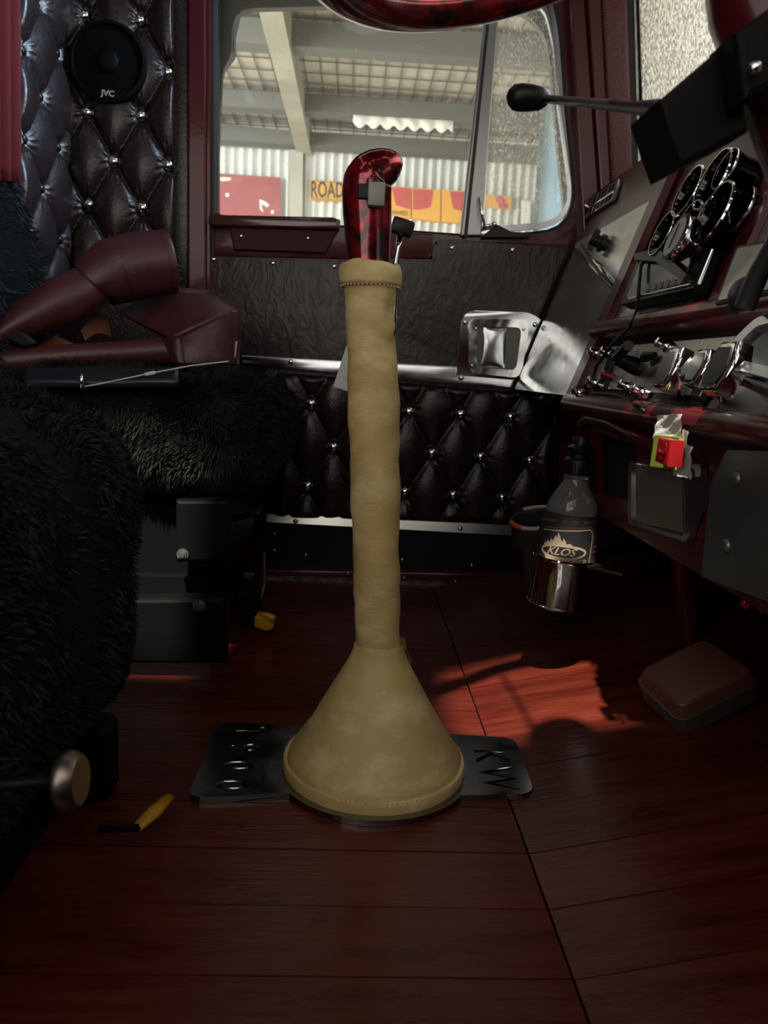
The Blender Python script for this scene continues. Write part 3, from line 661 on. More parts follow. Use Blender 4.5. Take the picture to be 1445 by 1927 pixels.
def rawmesh(name, vs, fs, m, parent):
    me = bpy.data.meshes.new(name); c = WL[parent.name]; me.from_pydata([tuple(v-c) for v in vs], [], fs); me.materials.append(m)
    return stuff(link(name, me, c, parent))
def sell(c, h, p, lump=.03):
    c = Vector(c)
    def sp(x, e): return math.copysign(abs(x)**e, x)
    def fn(u, w):
        t = 2*math.pi*u; f_ = math.pi*(w-.5)
        q = Vector((sp(math.cos(f_), p)*sp(math.cos(t), p)*h[0], sp(math.cos(f_), p)*sp(math.sin(t), p)*h[1], sp(math.sin(f_), p)*h[2]))
        k = 1+lump*(math.sin(q.x*17+1)*math.sin(q.y*19+2)+.6*math.sin(q.z*31+q.x*23))
        return c+q*k
    return fn
ds = empty('driver_seat', (-.48, .6, 0), 'near driver seat with a black sheepskin cover on its cushion', 'seat')
f1 = sell((-.47, .60, .285), (.265, .262, .170), .55, .02)
MB().grid(f1, 90, 50).build('cushion', FUR, ds, smooth='all')
rawmesh('fur_pile', *furstrands(f1, 90000, .010, lambda: (random.uniform(-.5, .5), random.uniform(.12, .997)), .0010), FURT, ds)
MB().box((-.50, .60, .06), (.42, .42, .11), bev=.01).build('seat_base', BLKM, ds)
MB().box((-.36, .80, .045), (.22, .05, .09), bev=.008).build('slide_rail', BLKM, ds)
kb = PY(121, 1470, .42); kd = Vector((.97, -.02, .1)).normalized()
MB().lathe([(.0, .010), (.014, .010), (.0175, .006), (.018, .001), (.016, -.002), (.0, -.003)], kb, kd, 24).build('round_knob', mat('worn_bronze_knob', (.2, .165, .135), .35, 1), ds, smooth=40)
MB().tube([kb, kb-kd*.06], .004, 10).build('knob_stem', BLKM, ds, smooth='all')
yl = [PZ(258, 1558, .035), PZ(290, 1528, .035), PZ(318, 1500, .035)]
MB().tube(yl, [.006, .0085, .006], 12, flat=[.6, .6, .6]).build('yellow_lever', YEL, ds, smooth='all')
MB().tube([PZ(258, 1558, .035), PZ(190, 1560, .06)], .004, 8).build('lever_rod', BLKM, ds)
psat = empty('passenger_seat', (-.38, 1.42, 0), 'far passenger seat with a black sheepskin cover, burgundy leather boots lying on it', 'seat')
f2 = sell((-.375, 1.43, .362), (.255, .245, .106), .62, .03)
MB().grid(f2, 90, 40).build('cushion', FUR, psat, smooth='all')
rawmesh('fur_pile', *furstrands(f2, 70000, .019, lambda: (random.uniform(-.42, .27), random.uniform(.05, .99)), .0010), FURT, psat)
f3 = sell((-.68, 1.36, .66), (.13, .24, .28), .6, .03)
def f3b(u, w): p = f3(u, w); p.x -= (p.z-.5)*.22; return p
MB().grid(f3b, 70, 40).build('backrest', FUR, psat, smooth='all')
rawmesh('fur_pile', *furstrands(f3b, 16000, .02, lambda: (random.uniform(-.3, .27), random.uniform(.2, .99)), .0012), mat('fur_blue_lit', (.014, .018, .024), .8), psat)  # bluish light on the black backrest is put into the fur colour
MB().box((-.40, 1.42, .19), (.40, .36, .12)).build('seat_base', BLKM, psat)
MB().box((-.40, 1.42, .07), (.36, .40, .13)).build('seat_pedestal', BLKM, psat)
MB().prism([PY(330, 942, 1.18), PY(432, 942, 1.18), PY(434, 1058, 1.18), PY(330, 1058, 1.18)], (0, .03, 0), bev=.005).build('side_plate', BLKM, psat)
MB().prism([PY(200, 1128, 1.12), PY(424, 1126, 1.12), PY(424, 1250, 1.12), PY(200, 1250, 1.12)], (0, .03, 0), bev=.006).build('side_plate', BLKM, psat)
for a, b, y in ((344, 1043, 1.178), (375, 1139, 1.118)):
    w = PY(a, b, y); bo = MB(); bo.lathe([(.0095, 0), (.0095, .002), (0, .002)], w, TY, 20); bo.lathe([(.0075, .002), (.007, .006), (0, .006)], w, TY, 6); bo.lathe([(.004, .006), (.004, .009), (0, .009)], w, TY, 12)
    bo.build('base_bolt', GREYM, psat)
MB().tube([PY(440, 975, 1.3), PY(475, 968, 1.28)], .006, 12).build('height_knob_stem', BLKM, psat)
MB().lathe([(0, .006), (.012, .006), (.014, 0), (.012, -.004), (0, -.004)], PY(490, 968, 1.28), (1, -.4, 0), 20).build('height_knob', BLKM, psat, smooth=40)
MB().box(PY(470, 1130, 1.36), (.035, .09, .05), bev=.004).build('adjuster_block', BLKM, psat)
MB().tube([PY(497, 1040, 1.4), PY(497, 1100, 1.4), PY(484, 1150, 1.38)], .003, 8).build('adjuster_rod', GREYM, psat)
yb = MB().tube([PY(483, 1156, 1.33), PY(500, 1158, 1.32), PY(517, 1164, 1.31)], [.0055, .006, .0055], 12); yb.build('yellow_lever', YEL, psat, smooth='all')
MB().prism(rpoly(pq([(478, 1160), (498, 1164), (515, 1176), (514, 1184), (500, 1187), (478, 1182)], 1.31), .004, 3), (0, .03, 0), bev=.004).build('yellow_lever', YEL, psat, smooth=40)
# burgundy leather boots on the passenger seat
def pathpx(L_): return [PY(a, b, y) for a, b, r, y in L_], [pxr(r, y) for a, b, r, y in L_]
b1 = empty('leather_lever_boot', PY(180, 560, 1.4), 'burgundy leather lever boot, upper of the two, flared end towards the door pillar', 'lever boot', 'spare leather boots on the passenger seat')
P1, R1 = pathpx([(-6, 634, 44, 1.29), (50, 602, 45, 1.305), (110, 570, 42, 1.33), (150, 550, 39, 1.35), (180, 534, 38, 1.37)])
P1, R1 = interp(P1, R1, 30); MB().tube(P1, R1, 30, flat=[.5+.5*min(1, i/16) for i in range(31)]).build('sleeve', LBURG, b1, smooth=50)
MB().prism(rpoly(pq([(-6, 604), (40, 626), (62, 646), (48, 652), (-6, 626)], 1.262), .006, 3), (0, .02, 0), bev=.003).build('sleeve_end_shade', DARK, b1)  # solid dark block, paints the shade inside the sleeve end
P2_, R2_ = pathpx([(178, 535, 40, 1.37), (184, 528, 48, 1.37), (215, 512, 56, 1.39), (260, 500, 56, 1.41), (318, 494, 54, 1.43)])
P2_, R2_ = interp(P2_, R2_, 24); MB().tube(P2_, R2_, 40).build('skirt', LBURG, b1, smooth=50)
MB().tube([P2_[-1]+(P2_[-2]-P2_[-1]).normalized()*.010, P2_[-1], P2_[-1]+(P2_[-1]-P2_[-2]).normalized()*.004], [R2_[-1]*1.012, R2_[-1]*1.025, R2_[-1]*.98], 40).build('hem', LBURG, b1, smooth=50)
b2 = empty('leather_lever_boot', PY(330, 690, 1.38), 'burgundy leather lever boot, lower of the two, its sleeve lying along the seat', 'lever boot', 'spare leather boots on the passenger seat')
P1, R1 = pathpx([(-30, 684, 24, 1.27), (40, 678, 22, 1.28), (150, 669, 21, 1.31), (250, 664, 22, 1.34), (315, 660, 26, 1.36), (335, 655, 32, 1.365)])
P1, R1 = interp(P1, R1, 30); MB().tube(P1, R1, 24).build('sleeve', LBURG, b2, smooth=50)
def facet(L_, name, m, par):   # folded flare: cross-section quad rings
    bm_ = MB(); rings = []
    for pts_ in L_: rings.append([bm_.bm.verts.new(p) for p in pts_])
    for A_, C_ in zip(rings, rings[1:]):
        for j in range(len(A_)): bm_.bm.faces.new((A_[j], A_[(j+1) % len(A_)], C_[(j+1) % len(A_)], C_[j]))
    bm_.bm.faces.new(rings[0][::-1]); bm_.bm.faces.new(rings[-1])
    ob = None; bmesh.ops.recalc_face_normals(bm_.bm, faces=bm_.bm.faces[:]); bmesh.ops.bevel(bm_.bm, geom=bm_.bm.edges[:], offset=.006, segments=3, affect='EDGES')
    return bm_.build(name, m, par, smooth=50)
facet([[PY(310, 638, 1.33), PY(325, 688, 1.33), PY(325, 690, 1.46), PY(285, 555, 1.50), PY(212, 588, 1.47)],
       [PY(335, 630, 1.32), PY(345, 690, 1.32), PY(350, 691, 1.46), PY(330, 546, 1.50), PY(285, 548, 1.49)],
       [PY(443, 578, 1.36), PY(440, 690, 1.36), PY(445, 692, 1.48), PY(438, 568, 1.52), PY(380, 550, 1.52)],
       [PY(457, 592, 1.38), PY(447, 692, 1.38), PY(450, 692, 1.48), PY(450, 570, 1.52), PY(400, 553, 1.53)]], 'skirt', LBURG, b2)
MB().tube([PY(335, 631, 1.318), PY(390, 606, 1.335), PY(443, 580, 1.357)], .0013, 6).build('seam_stitching', mat('dark_thread', (.12, .03, .03), .8), b2)
MB().prism(pq([(443, 642), (447, 642), (443, 672), (439, 672)], 1.365), (0, .002, 0)).build('size_tag', mat('grey_tag', (.35, .33, .33), .6), b2)
tl = MB(); tl.grid(lambda u, v_: PY(152+50*u+8*v_, 640-48*math.sin(.4+u*1.5)+v_*(20+22*u), 1.40+.05*u), 14, 5).build('lining', TAN, b2, smooth='all')
MB().prism(pq([(60, 655), (100, 632), (142, 650), (70, 660)], 1.36), (0, .02, 0), bev=.003).build('lining', TAN, b2)
bag = MB().grid(lambda u, v_: PY(45+290*u, 690+26*v_+3*math.sin(u*9)*math.sin(v_*4), 1.172+.05*(1-v_)) , 30, 8).build('blue_bag', mat('dark_blue_vinyl', (.012, .016, .022), .35), smooth='all')
sol = bag.modifiers.new('t', 'SOLIDIFY'); sol.thickness = .012; sol.offset = 1; tag(bag, 'dark blue vinyl pouch lying on the passenger seat under the burgundy boots', 'pouch')
cd_ = empty('tie_string', PY(300, 705, 1.19), 'thin white cord with a small metal clip across the passenger seat', 'string')
MB().tube([PY(155, 728, 1.17), PY(190, 722, 1.17), PY(280, 703, 1.185), PY(360, 688, 1.2), (PY(430, 680, 1.22))], .0011, 6).build('cord', WHITEM, cd_)
MB().tube([PY(273, 705, 1.183), PY(292, 701, 1.186)], .0028, 8).build('knot', WHITEM, cd_)
MB().tube([PY(152, 703, 1.16), PY(155, 732, 1.16)], .003, 10).build('clip', CHROME, cd_, smooth='all')
# ================================================================== SPEAKER, CURTAIN
spw = PY(204, 118, D-.022)
BLKS = mat('speaker_black', (.002, .002, .002), .6, spec=.12)
sk = empty('speaker', spw, 'round black loudspeaker on the diamond-tufted leather wall', 'speaker')
rr_ = pxr(64, D)
MB().lathe([(rr_, .02), (rr_, -.004), (rr_*.97, -.008), (rr_*.9, -.009), (rr_*.87, -.004), (rr_*.87, .02)], spw, (0, 1, 0), 48, closed=True).build('rim', BLKS, sk, smooth=40)
MB().lathe([(rr_*.88, -.002), (rr_*.6, -.006), (rr_*.3, -.008), (0, -.009)], spw, (0, 1, 0), 40).build('grille', mat('speaker_grille', (.002, .002, .002), .7, spec=.1, bump=.5, bscale=900, bdet=0), sk, smooth='all')
MB().lathe([(rr_*.30, -.009), (rr_*.27, -.014), (rr_*.15, -.016), (0, -.0165)], spw, (0, 1, 0), 24).build('tweeter', BLKS, sk, smooth='all')
MB().prism(rpoly(pq([(172, 170), (240, 170), (228, 186), (185, 186)], D-.033), .01, 3), (0, .012, 0)).build('badge', BLKS, sk)
text('lettering', 'JVC', .0155, PY(203, 176, D-.0345), Matrix.Rotation(math.radians(3), 3, 'Y') @ frame((0, -1, 0)), LOGO, sk, .0004, 1.1, .0004)
cu = MB().grid(lambda u, v_: PX(-40+70*u+2*v_, -60+400*v_, XB+.02) + Vector((.012*math.sin(u*22), 0, 0)), 40, 12).build('curtain', CURT, smooth='all')
cu.modifiers.new('t', 'SOLIDIFY').thickness = .002; tag(cu, 'crimson velvet sleeper curtain hanging beside the tufted leather bulkhead', 'curtain')
# ================================================================== DASHBOARD
db = empty('dashboard', (.45, 1.0, .28), 'burgundy truck dashboard with polished steel panels, chrome gauges and switches', 'dashboard')
def hz_(z): return (z-.455)/math.cos(B)
YF = D-.035; YC = 1.255
top = DD(0, hz_(.885))
sh = MB(); prof = [DD(0, 0), top, Vector((top.x+.02, 0, top.z+.012)), Vector((.76, 0, .905)), Vector((.76, 0, .455))]
sh.prism([p+Vector((0, .15, 0)) for p in prof], (0, YF-.15, 0)); sh.build('dash_body', RED, db, smooth=25)
# lower body under the switch panel, with an open cubby
XL = .37
lo = [Vector((XL, 1.25, .285)), Vector((XL, .15, .285)), Vector((XL, .15, .438)), Vector((XL, 1.25, .438))]
ch = [PX(1112, 812, XL), PX(1196, 836, XL), PX(1203, 945, XL), PX(1112, 925, XL)]
hcn = sum(ch, Vector())/4
def rayhitx(poly, c, th):
    d = Vector((0, math.cos(th), math.sin(th))); best = None
    for a, b in zip(poly, poly[1:]+poly[:1]):
        e = b-a; den = d.y*e.z-d.z*e.y
        if abs(den) < 1e-9: continue
        w = a-c; t = (w.y*e.z-w.z*e.y)/den; u = (w.y*d.z-w.z*d.y)/den
        if t > 0 and -1e-6 <= u <= 1+1e-6: best = t if best is None else max(best, t)
    return c+d*best
AX = sorted([2*math.pi*i/72 for i in range(72)] + [math.atan2(p.z-hcn.z, p.y-hcn.y) % (2*math.pi) for p in lo])
MB().ring([rayhitx(lo, hcn, t) for t in AX], [rayhitx(rpoly(ch, .012, 3), hcn, t) for t in AX], (.02, 0, 0)).build('lower_panel', RED, db, smooth=25)
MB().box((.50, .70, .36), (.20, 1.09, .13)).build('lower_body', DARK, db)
lip = [PX(1092, 820, XL-.004), PX(1094, 797, XL-.006), PX(1110, 788, XL-.008), PX(1150, 797, XL-.008), PX(1195, 822, XL-.008), PX(1245, 838, XL-.006)]
MB().tube(lip, .008, 12).build('cubby_lip', RED, db, smooth='all')
# stainless panel
def dplate(y0, y1, h0, h1, off, th=.003): return [DD(y0, h0, off), DD(y1, h0, off), DD(y1, h1, off), DD(y0, h1, off)], DN*th
a, e = dplate(YC+.012, YF+.012, hz_(.452), hz_(.772), .0005); MB().prism(a, e, bev=.0008).build('stainless_panel', MIRROR, db)
MB().tube([PD(1094, 462, .004), PD(1120, 494, .006), PD(1165, 545, .004)], [.002, .006, .003], 10).build('panel_crease', MIRROR, db, smooth='all')
MB().tube([PD(1088, 470, .004), PD(1110, 500, .004), PD(1155, 545, .004)], [.001, .003, .001], 8).build('panel_crease', MIRROR, db, smooth='all')
# air vent
vq = [PD(1104, 414, .002), PD(1120, 372, .002), PD(1170, 338, .002), PD(1158, 378, .002)]; vcn = sum(vq, Vector())/4
MB().ring(resample(vq, 40), resample([vcn+(p-vcn)*.80 for p in vq], 40), DN*.006).build('vent_bezel', ALU, db)
MB().prism([vcn+(p-vcn)*.82 for p in vq], DN*.001).build('vent_recess', DARK, db)
for i in range(1, 6):
    p, q = vq[1].lerp(vq[2], i/6), vq[0].lerp(vq[3], i/6); p, q = vcn+(p-vcn)*.82, vcn+(q-vcn)*.82
    MB().tube([p+DN*.004, q+DN*.004], .0022, 6).build('vent_slat', ALU, db)
p, q = vq[1].lerp(vq[0], .55), vq[2].lerp(vq[3], .55)
MB().tube([vcn+(p-vcn)*.82+DN*.006, vcn+(q-vcn)*.82+DN*.006], .0022, 6).build('vent_slat', ALU, db)
MB().tube([vcn+(p-vcn)*.9+DN*.006, vcn+(p-vcn)*.9+DN*.018], .004, 10).build('vent_knob', CHROME, db, smooth=40)
# black knob on stainless
kw = PD(1133, 458, .003); kn = MB(); kn.lathe([(.017, 0), (.016, .005), (.012, .006), (.0115, .026), (0, .027)], kw, DN, 20); kn.box(kw+DN*.018, (.006, .040, .012), frame(DN)); kn.build('dash_knob', BLK, db, smooth=40)
# ridge at the far edge of the gauge cluster and posts
a, e = dplate(YC-.03, YC+.012, -.01, hz_(.875), 0, .016); MB().prism(a, e, bev=.004).build('cluster_ridge', RED, db)
a, e = dplate(.955, 1.222, hz_(.565), hz_(.665), .0005, .003); MB().prism(a, e).build('radio_fascia', STEEL, db)
pb, pt = PD(1310, 582, 0), PD(1388, 410, 0); hb = (pb.y+pt.y)/2
a, e = dplate(.845, .878, hz_(.55), hz_(.72), 0, .012); MB().prism(a, e, bev=.004).build('cluster_post', RED, db)
a, e = dplate(.40, .845, hz_(.55), hz_(.86), .0005, .003); MB().prism(a, e).build('driver_fascia', STEEL, db)
a, e = dplate(.40, .78, hz_(.70), hz_(.90), .004, .004); MB().prism(a, e).build('upper_fascia', GREYM, db)
# rails
def rail(y0, y1, h, w, d, name):
    c = MB(); pr = rpoly([DD(0, h-w/2, 0), DD(0, h-w/2, d*.8), DD(0, h-w*.1, d), DD(0, h+w*.38, d*.85), DD(0, h+w/2, 0)], [0, d*.4, d*.5, d*.5, 0], 4)
    c.prism([p+Vector((0, y0, 0)) for p in pr], (0, y1-y0, 0)); c.build(name, RED, db, smooth=40)
rail(.15, YC-.02, hz_(.553), .030, .034, 'dash_rail'); rail(.15, YC+.012, hz_(.443), .030, .020, 'dash_rail')
# gauges
DCHR = mat('dark_chrome_cup', (.05, .048, .05), .12, 1)
def gauge(px, py, rpx, Lg, face=DIAL):
    w = PD(px, py, Lg+.006); r = rpx; base_ = w-DN*Lg
    g = empty('gauge', base_); g.parent = db; g.location = base_-WL[db.name]
    MB().lathe([(r*.84, -.004), (r*.88, .004), (r*.86, Lg*.5), (r*.97, Lg), (r*.94, Lg), (r*.82, Lg*.5), (r*.80, .003)], base_, DN, 36, closed=True).build('cup', DCHR, g, smooth=40)
    MB().lathe([(r*.95, Lg-.001), (r*1.0, Lg-.002), (r*1.035, Lg), (r*1.01, Lg+.002), (r*.96, Lg+.002)], base_, DN, 36, closed=True).build('bezel', CHROME, g, smooth=50)
    MB().lathe([(r*.83, .003), (0, .003)], base_, DN, 30).build('dial', face, g)
    R_ = frame(DN); an = random.uniform(-1.5, 1.5)
    MB().box(base_+DN*.005+R_ @ Vector((r*.3*math.sin(an), r*.3*math.cos(an), 0)), (.0016, r*.7, .001), R_ @ Matrix.Rotation(-an, 3, 'Z')).build('needle', WHITEM, g)
    mk = MB()
    for i in range(9):
        t = -2.2+4.4*i/8; mk.box(base_+DN*.0045+R_ @ Vector((r*.66*math.sin(t), r*.66*math.cos(t), 0)), (.0012, r*.14, .0006), R_ @ Matrix.Rotation(-t, 3, 'Z'))
    mk.build('dial_marks', WHITEM, g)
    return g
for a, b, r in ((1246, 440, .030), (1291, 427, .033), (1294, 360, .033), (1342, 402, .037), (1341, 338, .037)): gauge(a, b, r, .03)
gauge(1366, 318, .024, .03); gauge(1392, 395, .026, .012)
# round tell-tale on a stalk
tw = PD(1350, 480, .0); MB().lathe([(.012, 0), (.012, .03), (.017, .032), (.026, .04), (.029, .05), (.028, .056), (.024, .058)], tw, DN, 30).build('tell_tale_housing', CHROME, db, smooth=50)
MB().lathe([(.0245, .057), (.0, .0572)], tw, DN, 24).build('tell_tale_face', DIALW, db); MB().box(tw+DN*.0585, (.002, .03, .001), frame(DN)).build('tell_tale_needle', SIGNB, db)
# radio: black surround, screen, bracket
rq = [PD(1182, 600, .012), PD(1330, 548, .012), PD(1352, 480, .012), PD(1225, 520, .012)]
ro = [PD(1178, 578, .016), PD(1318, 548, .016), PD(1346, 462, .016), PD(1208, 500, .016)]
rc = sum(ro, Vector())/4
MB().prism([p-DN*.012 for p in ro], DN*.022, bev=.003).build('radio_case', BLK, db)
MB().prism(rpoly([rc+(p-rc)*.78+DN*.011 for p in ro], .004, 2), DN*.002).build('radio_screen', SCREEN, db)
MB().tube([PD(1184, 562, .034), PD(1316, 532, .034), PD(1340, 470, .034)], .0022, 8).build('radio_trim', ALU, db)
MB().prism([PD(1200, 480, .03), PD(1246, 470, .03), PD(1300, 520, .04), PD(1292, 532, .04), PD(1240, 495, .03), PD(1200, 492, .03)], DN*.006, bev=.001).build('radio_bracket', BLK, db)
bt = MB()
for i in range(6): bt.box(PD(1218+12*i, 541-2.6*i, .031), (.003, .009, .004), frame(DN))
bt.build('radio_buttons', GREY, db)
# switch panel
sp_ = rpoly([DD(1.225, hz_(.468), .001), DD(.785, hz_(.468), .001), DD(.765, hz_(.482), .001), DD(.765, hz_(.53), .001), DD(1.225, hz_(.53), .001)], [.02, .012, .004, 0, 0], 4)
MB().prism(sp_, DN*.003, bev=.0006).build('switch_panel', STEEL, db)
a, e = dplate(.72, 1.24, hz_(.455), hz_(.54), -.002, .0025); MB().prism(a, e).build('panel_gasket', RUB, db)
a, e = dplate(.30, .755, hz_(.455), hz_(.54), .001, .003); MB().prism(a, e).build('switch_panel', GREYM, db)
def barrel(px, py, w, h, off, name='air_valve_knob', face=SCREEN):
    c = PD(px, py, off); R_ = frame(DN)
    out = [R_ @ Vector(p) for p in ((-w*.32, h/2, 0), (w*.32, h/2, 0), (w*.46, h*.25, 0), (w/2, 0, 0), (w*.46, -h*.25, 0), (w*.32, -h/2, 0), (-w*.32, -h/2, 0), (-w*.46, -h*.25, 0), (-w/2, 0, 0), (-w*.46, h*.25, 0))]
    k = empty(name, c-DN*off); k.parent = db; k.location = c-DN*off-WL[db.name]
    MB().prism([c+DN*.0+p for p in out], -DN*.016, bev=.004, seg=3).build('knob_cap', CHROME, k, smooth=40)
    MB().prism([c+DN*.0004+p*.72 for p in out], DN*.001).build('knob_face', face, k)
    MB().tube([c-DN*.014, c-DN*off], .008, 14).build('knob_stem', CHROME, k, smooth=40)
barrel(1253, 690, .046, .046, .045, face=mat('silver_face', (.4, .41, .44), .2, 1)); barrel(1308, 690, .040, .040, .03, face=BLK); barrel(1350, 688, .050, .048, .05, face=BLK)
def tog(px, py, name='switch_nut'):
    w = PD(px, py, .004); MB().lathe([(.008, 0), (.008, .006), (.006, .008), (.005, .016), (.0065, .02), (0, .022)], w, DN, 14).build(name, CHROME, db, smooth=40)
for a, b in ((1217, 742), (1370, 748), (1262, 655)): tog(a, b, 'chrome_push_knob')
for a, b in ((1130, 668), (1152, 668), (1128, 724), (1190, 732), (1098, 742)): tog(a, b)
for a, b in ((1280, 741), (1326, 742)):
    w = PD(a, b, .004); MB().box(w+DN*.003, (.026, .018, .007), frame(DN), bev=.002).build('rocker_switch', BLK, db); MB().box(w+DN*.008, (.018, .012, .004), frame(DN) @ Matrix.Rotation(.2, 3, 'Y'), bev=.001).build('rocker_cap', GREYM, db)
w = PD(1197, 690, .004)
MB().tube([w, w+DN*.03], [.012, .008], 14).build('toggle_base', BLK, db, smooth=40); MB().tube([w+DN*.03, PD(1182, 650, .05)], [.006, .0065], 12).build('toggle_lever', BLK, db, smooth=40)
MB().tube([PD(1213, 672, .012), PD(1232, 668, .01)], [.007, .004], 10).build('toggle_lever', BLK, db, smooth=40)
MB().lathe([(.006, 0), (.006, .012), (0, .014)], PD(1146, 708, .004), DN, 12).build('red_button', REDP, db, smooth=40)
MB().tube([PD(1162, 655, .006), PD(1134, 738, .006)], .0018, 8).build('slide_track', BLK, db); MB().tube([PD(1148, 670, .006), PD(1131, 718, .006)], .003, 8).build('slide_track', BLK, db)
# grab loop plate at right
gq = [PD(1398, 645, .03), PD(1440, 606, .03), PD(1500, 590, .03), PD(1500, 730, .03), PD(1400, 702, .03)]
gc = sum(gq, Vector())/5
G1 = resample(rpoly(gq, .008, 4), 60); MB().ring(G1, [gc+(p-gc)*.66 for p in G1], DN*.01).build('grab_loop', ALU, db, smooth=35)
MB().prism([gc+(p-gc)*.66-DN*.02 for p in G1], DN*.003).build('grab_recess', mat('loop_recess', (.18, .18, .16), .5, .6), db)
# ashtray
at = [PX(1196, 872, XL-.004), PX(1328, 872, XL-.004), PX(1300, 1020, XL-.004), PX(1196, 985, XL-.004)]
tray = empty('ashtray', sum(at, Vector())/4); tray.parent = db; tray.location = WL[tray.name]-WL[db.name]
A1 = resample(rpoly([PX(1192, 868, XL-.001), PX(1334, 874, XL-.001), PX(1306, 1022, XL-.001), PX(1190, 985, XL-.001)], .008, 4), 60); tc_ = sum(A1, Vector())/60
MB().ring(A1, [tc_+(p-tc_)*.88 for p in A1], (-.007, 0, 0)).build('ashtray_bezel', mat('satin_chrome', (.6, .6, .6), .32, 1), tray, smooth=40)
fo = [PX(1196, 872, XL-.04), PX(1284, 895, XL-.04), PX(1285, 1004, XL-.012), PX(1197, 982, XL-.012)]
MB().prism(fo, (.003, 0, 0), bev=.0008).build('drawer_front', mat('brushed_tray_front', (.30, .31, .29), .5, .8, bump=.06, bscale=60), tray)
MB().prism([fo[1], fo[2], fo[2]+Vector((.01, 0, 0)), fo[1]+Vector((.04, 0, -.002))], (0, .002, 0)).build('drawer_side', GREYM, tray)
MB().prism([fo[0], fo[3], fo[3]+Vector((.01, 0, 0)), fo[0]+Vector((.04, 0, -.002))], (0, -.002, 0)).build('drawer_side', GREYM, tray)
MB().prism([PX(1206, 874, XL-.042), PX(1255, 887, XL-.042), PX(1258, 902, XL-.040), PX(1212, 890, XL-.040)], (.002, 0, 0)).build('drawer_pull', GREYM, tray)
# grey flap on the right with two screws
fp = rpoly([PX(1366, 846, XL-.018), PX(1470, 850, XL-.018), PX(1470, 1142, XL-.018), PX(1318, 1086, XL-.018), PX(1336, 915, XL-.018)], .003, 2)
MB().prism(fp, (.006, 0, 0), bev=.0012).build('side_flap', GREYM, db)
for a, b in ((1386, 901), (1367, 1027)): MB().lathe([(.0075, 0)]+[(r, h) for r, h in dome(.0068, .6)], PX(a, b, XL-.018), (-1, 0, 0), 18).build('flap_screw', GREYM, db, smooth='all')
MB().box((XL+.004, .80, .355), (.014, .012, .12), bev=.004).build('panel_bead', RED, db); 
# under-dash bits
MB().box((.56, .72, .262), (.08, .9, .04)).build('under_tray', DARK, db)
hs = MB().tube([Vector((.55, 1.15, .08)), Vector((.50, 1.12, .27))], .018, 12).build('support_strut', RED, db, smooth=40)
MB().ball(PX(1405, 1135, .40), .0062, (1, .7, 1)).build('red_lens', REDL, db, smooth='all'); MB().ball(PX(1438, 1145, .40), .005, (1, .5, 1)).build('red_lens', REDL, db, smooth='all')
# gps tablet
gp = [PD(1342, 575, .035), PD(1470, 548, .035), PD(1500, 440, .035), PD(1385, 462, .035)]; gcn = sum(gp, Vector())/4
gps = empty('screen_unit', gcn-DN*.03, 'dark screen unit on a black arm, standing on the dash rail right of the radio', 'screen')
MB().prism(rpoly(gp, .006, 3), -DN*.014, bev=.002).build('casing', BLK, gps); MB().prism(rpoly([gcn+(p-gcn)*.86 for p in gp], .004, 2), DN*.001).build('display', mat('grey_screen', (.07, .07, .062), .2, coat=.4), gps)  # display is one even grey
MB().tube([PD(1400, 580, .05), PD(1425, 520, .055), PD(1470, 440, .06)], .009, 12).build('arm', BLK, gps, smooth=40)
MB().lathe([(.02, 0), (.02, .012), (.01, .02), (0, .02)], PD(1415, 560, .02), DN, 16).build('foot', BLK, gps, smooth=40)
# cable
cb_ = MB().tube([PD(1222, 480, .03), PD(1206, 500, .035), PD(1202, 540, .036), PD(1199, 580, .04), PD(1185, 615, .042), PD(1150, 650, .03), PD(1122, 690, .012), PD(1112, 725, .008), PD(1117, 740, .008), PD(1150, 742, .008), PD(1180, 750, .01), PD(1212, 774, .026)], .0024, 8).build('black_cable', BLK, smooth='all'); tag(cb_, 'thin black cable looping down the dash from the radio bracket', 'cable')
# ================================================================== THINGS AT THE DASH
pk = empty('tissue_packet', PX(1262, 860, XL-.03), 'crumpled white paper packet with a lime green label in the ashtray', 'packet')
def crump(q, off, name, m, par, amp=.0018, n=10):
    return MB().grid(lambda u, v_: ((q[0].lerp(q[1], u)).lerp(q[3].lerp(q[2], u), v_)) + Vector((off + amp*math.sin(u*7+v_*5)*math.sin(v_*9+u*3), 0, amp*.3*math.sin(u*11))), n, n).build(name, m, par, smooth='all')
X2 = XL-.046
crump([PX(1236, 782, X2), PX(1284, 778, X2), PX(1282, 830, X2), PX(1230, 828, X2)], 0, 'paper', WHITE, pk)
crump([PX(1284, 808, X2+.004), PX(1296, 812, X2+.004), PX(1292, 900, X2+.004), PX(1268, 895, X2+.004)], 0, 'paper', WHITE, pk)
MB().prism([PX(1231, 818, X2-.002), PX(1277, 822, X2-.002), PX(1266, 884, X2-.004), PX(1222, 878, X2-.004)], (.006, 0, 0), bev=.0006).build('card', LIME, pk)
MB().prism([PX(1265, 822, X2-.003), PX(1277, 824, X2-.003), PX(1270, 870, X2-.004), PX(1260, 880, X2-.004)], (.001, 0, 0)).build('leaf_print', GREENL, pk)
pr2 = empty('folded_paper', PX(1285, 870, X2), 'folded blank white paper slip leaning in the ashtray beside the red case', 'paper')
crump([PX(1278, 836, X2-.004), PX(1304, 840, X2-.004), PX(1298, 902, X2+.002), PX(1266, 886, X2+.002)], 0, 'slip', WHITE, pr2, .002)
lt = empty('red_case', PX(1250, 850, X2-.012), 'small bright red plastic case in front of the lime label', 'case')
MB().prism([PX(1238, 823, X2-.018), PX(1261, 828, X2-.018), PX(1254, 878, X2-.018), PX(1231, 868, X2-.018)], (.012, -.006, 0), bev=.0015).build('body', REDP, lt)
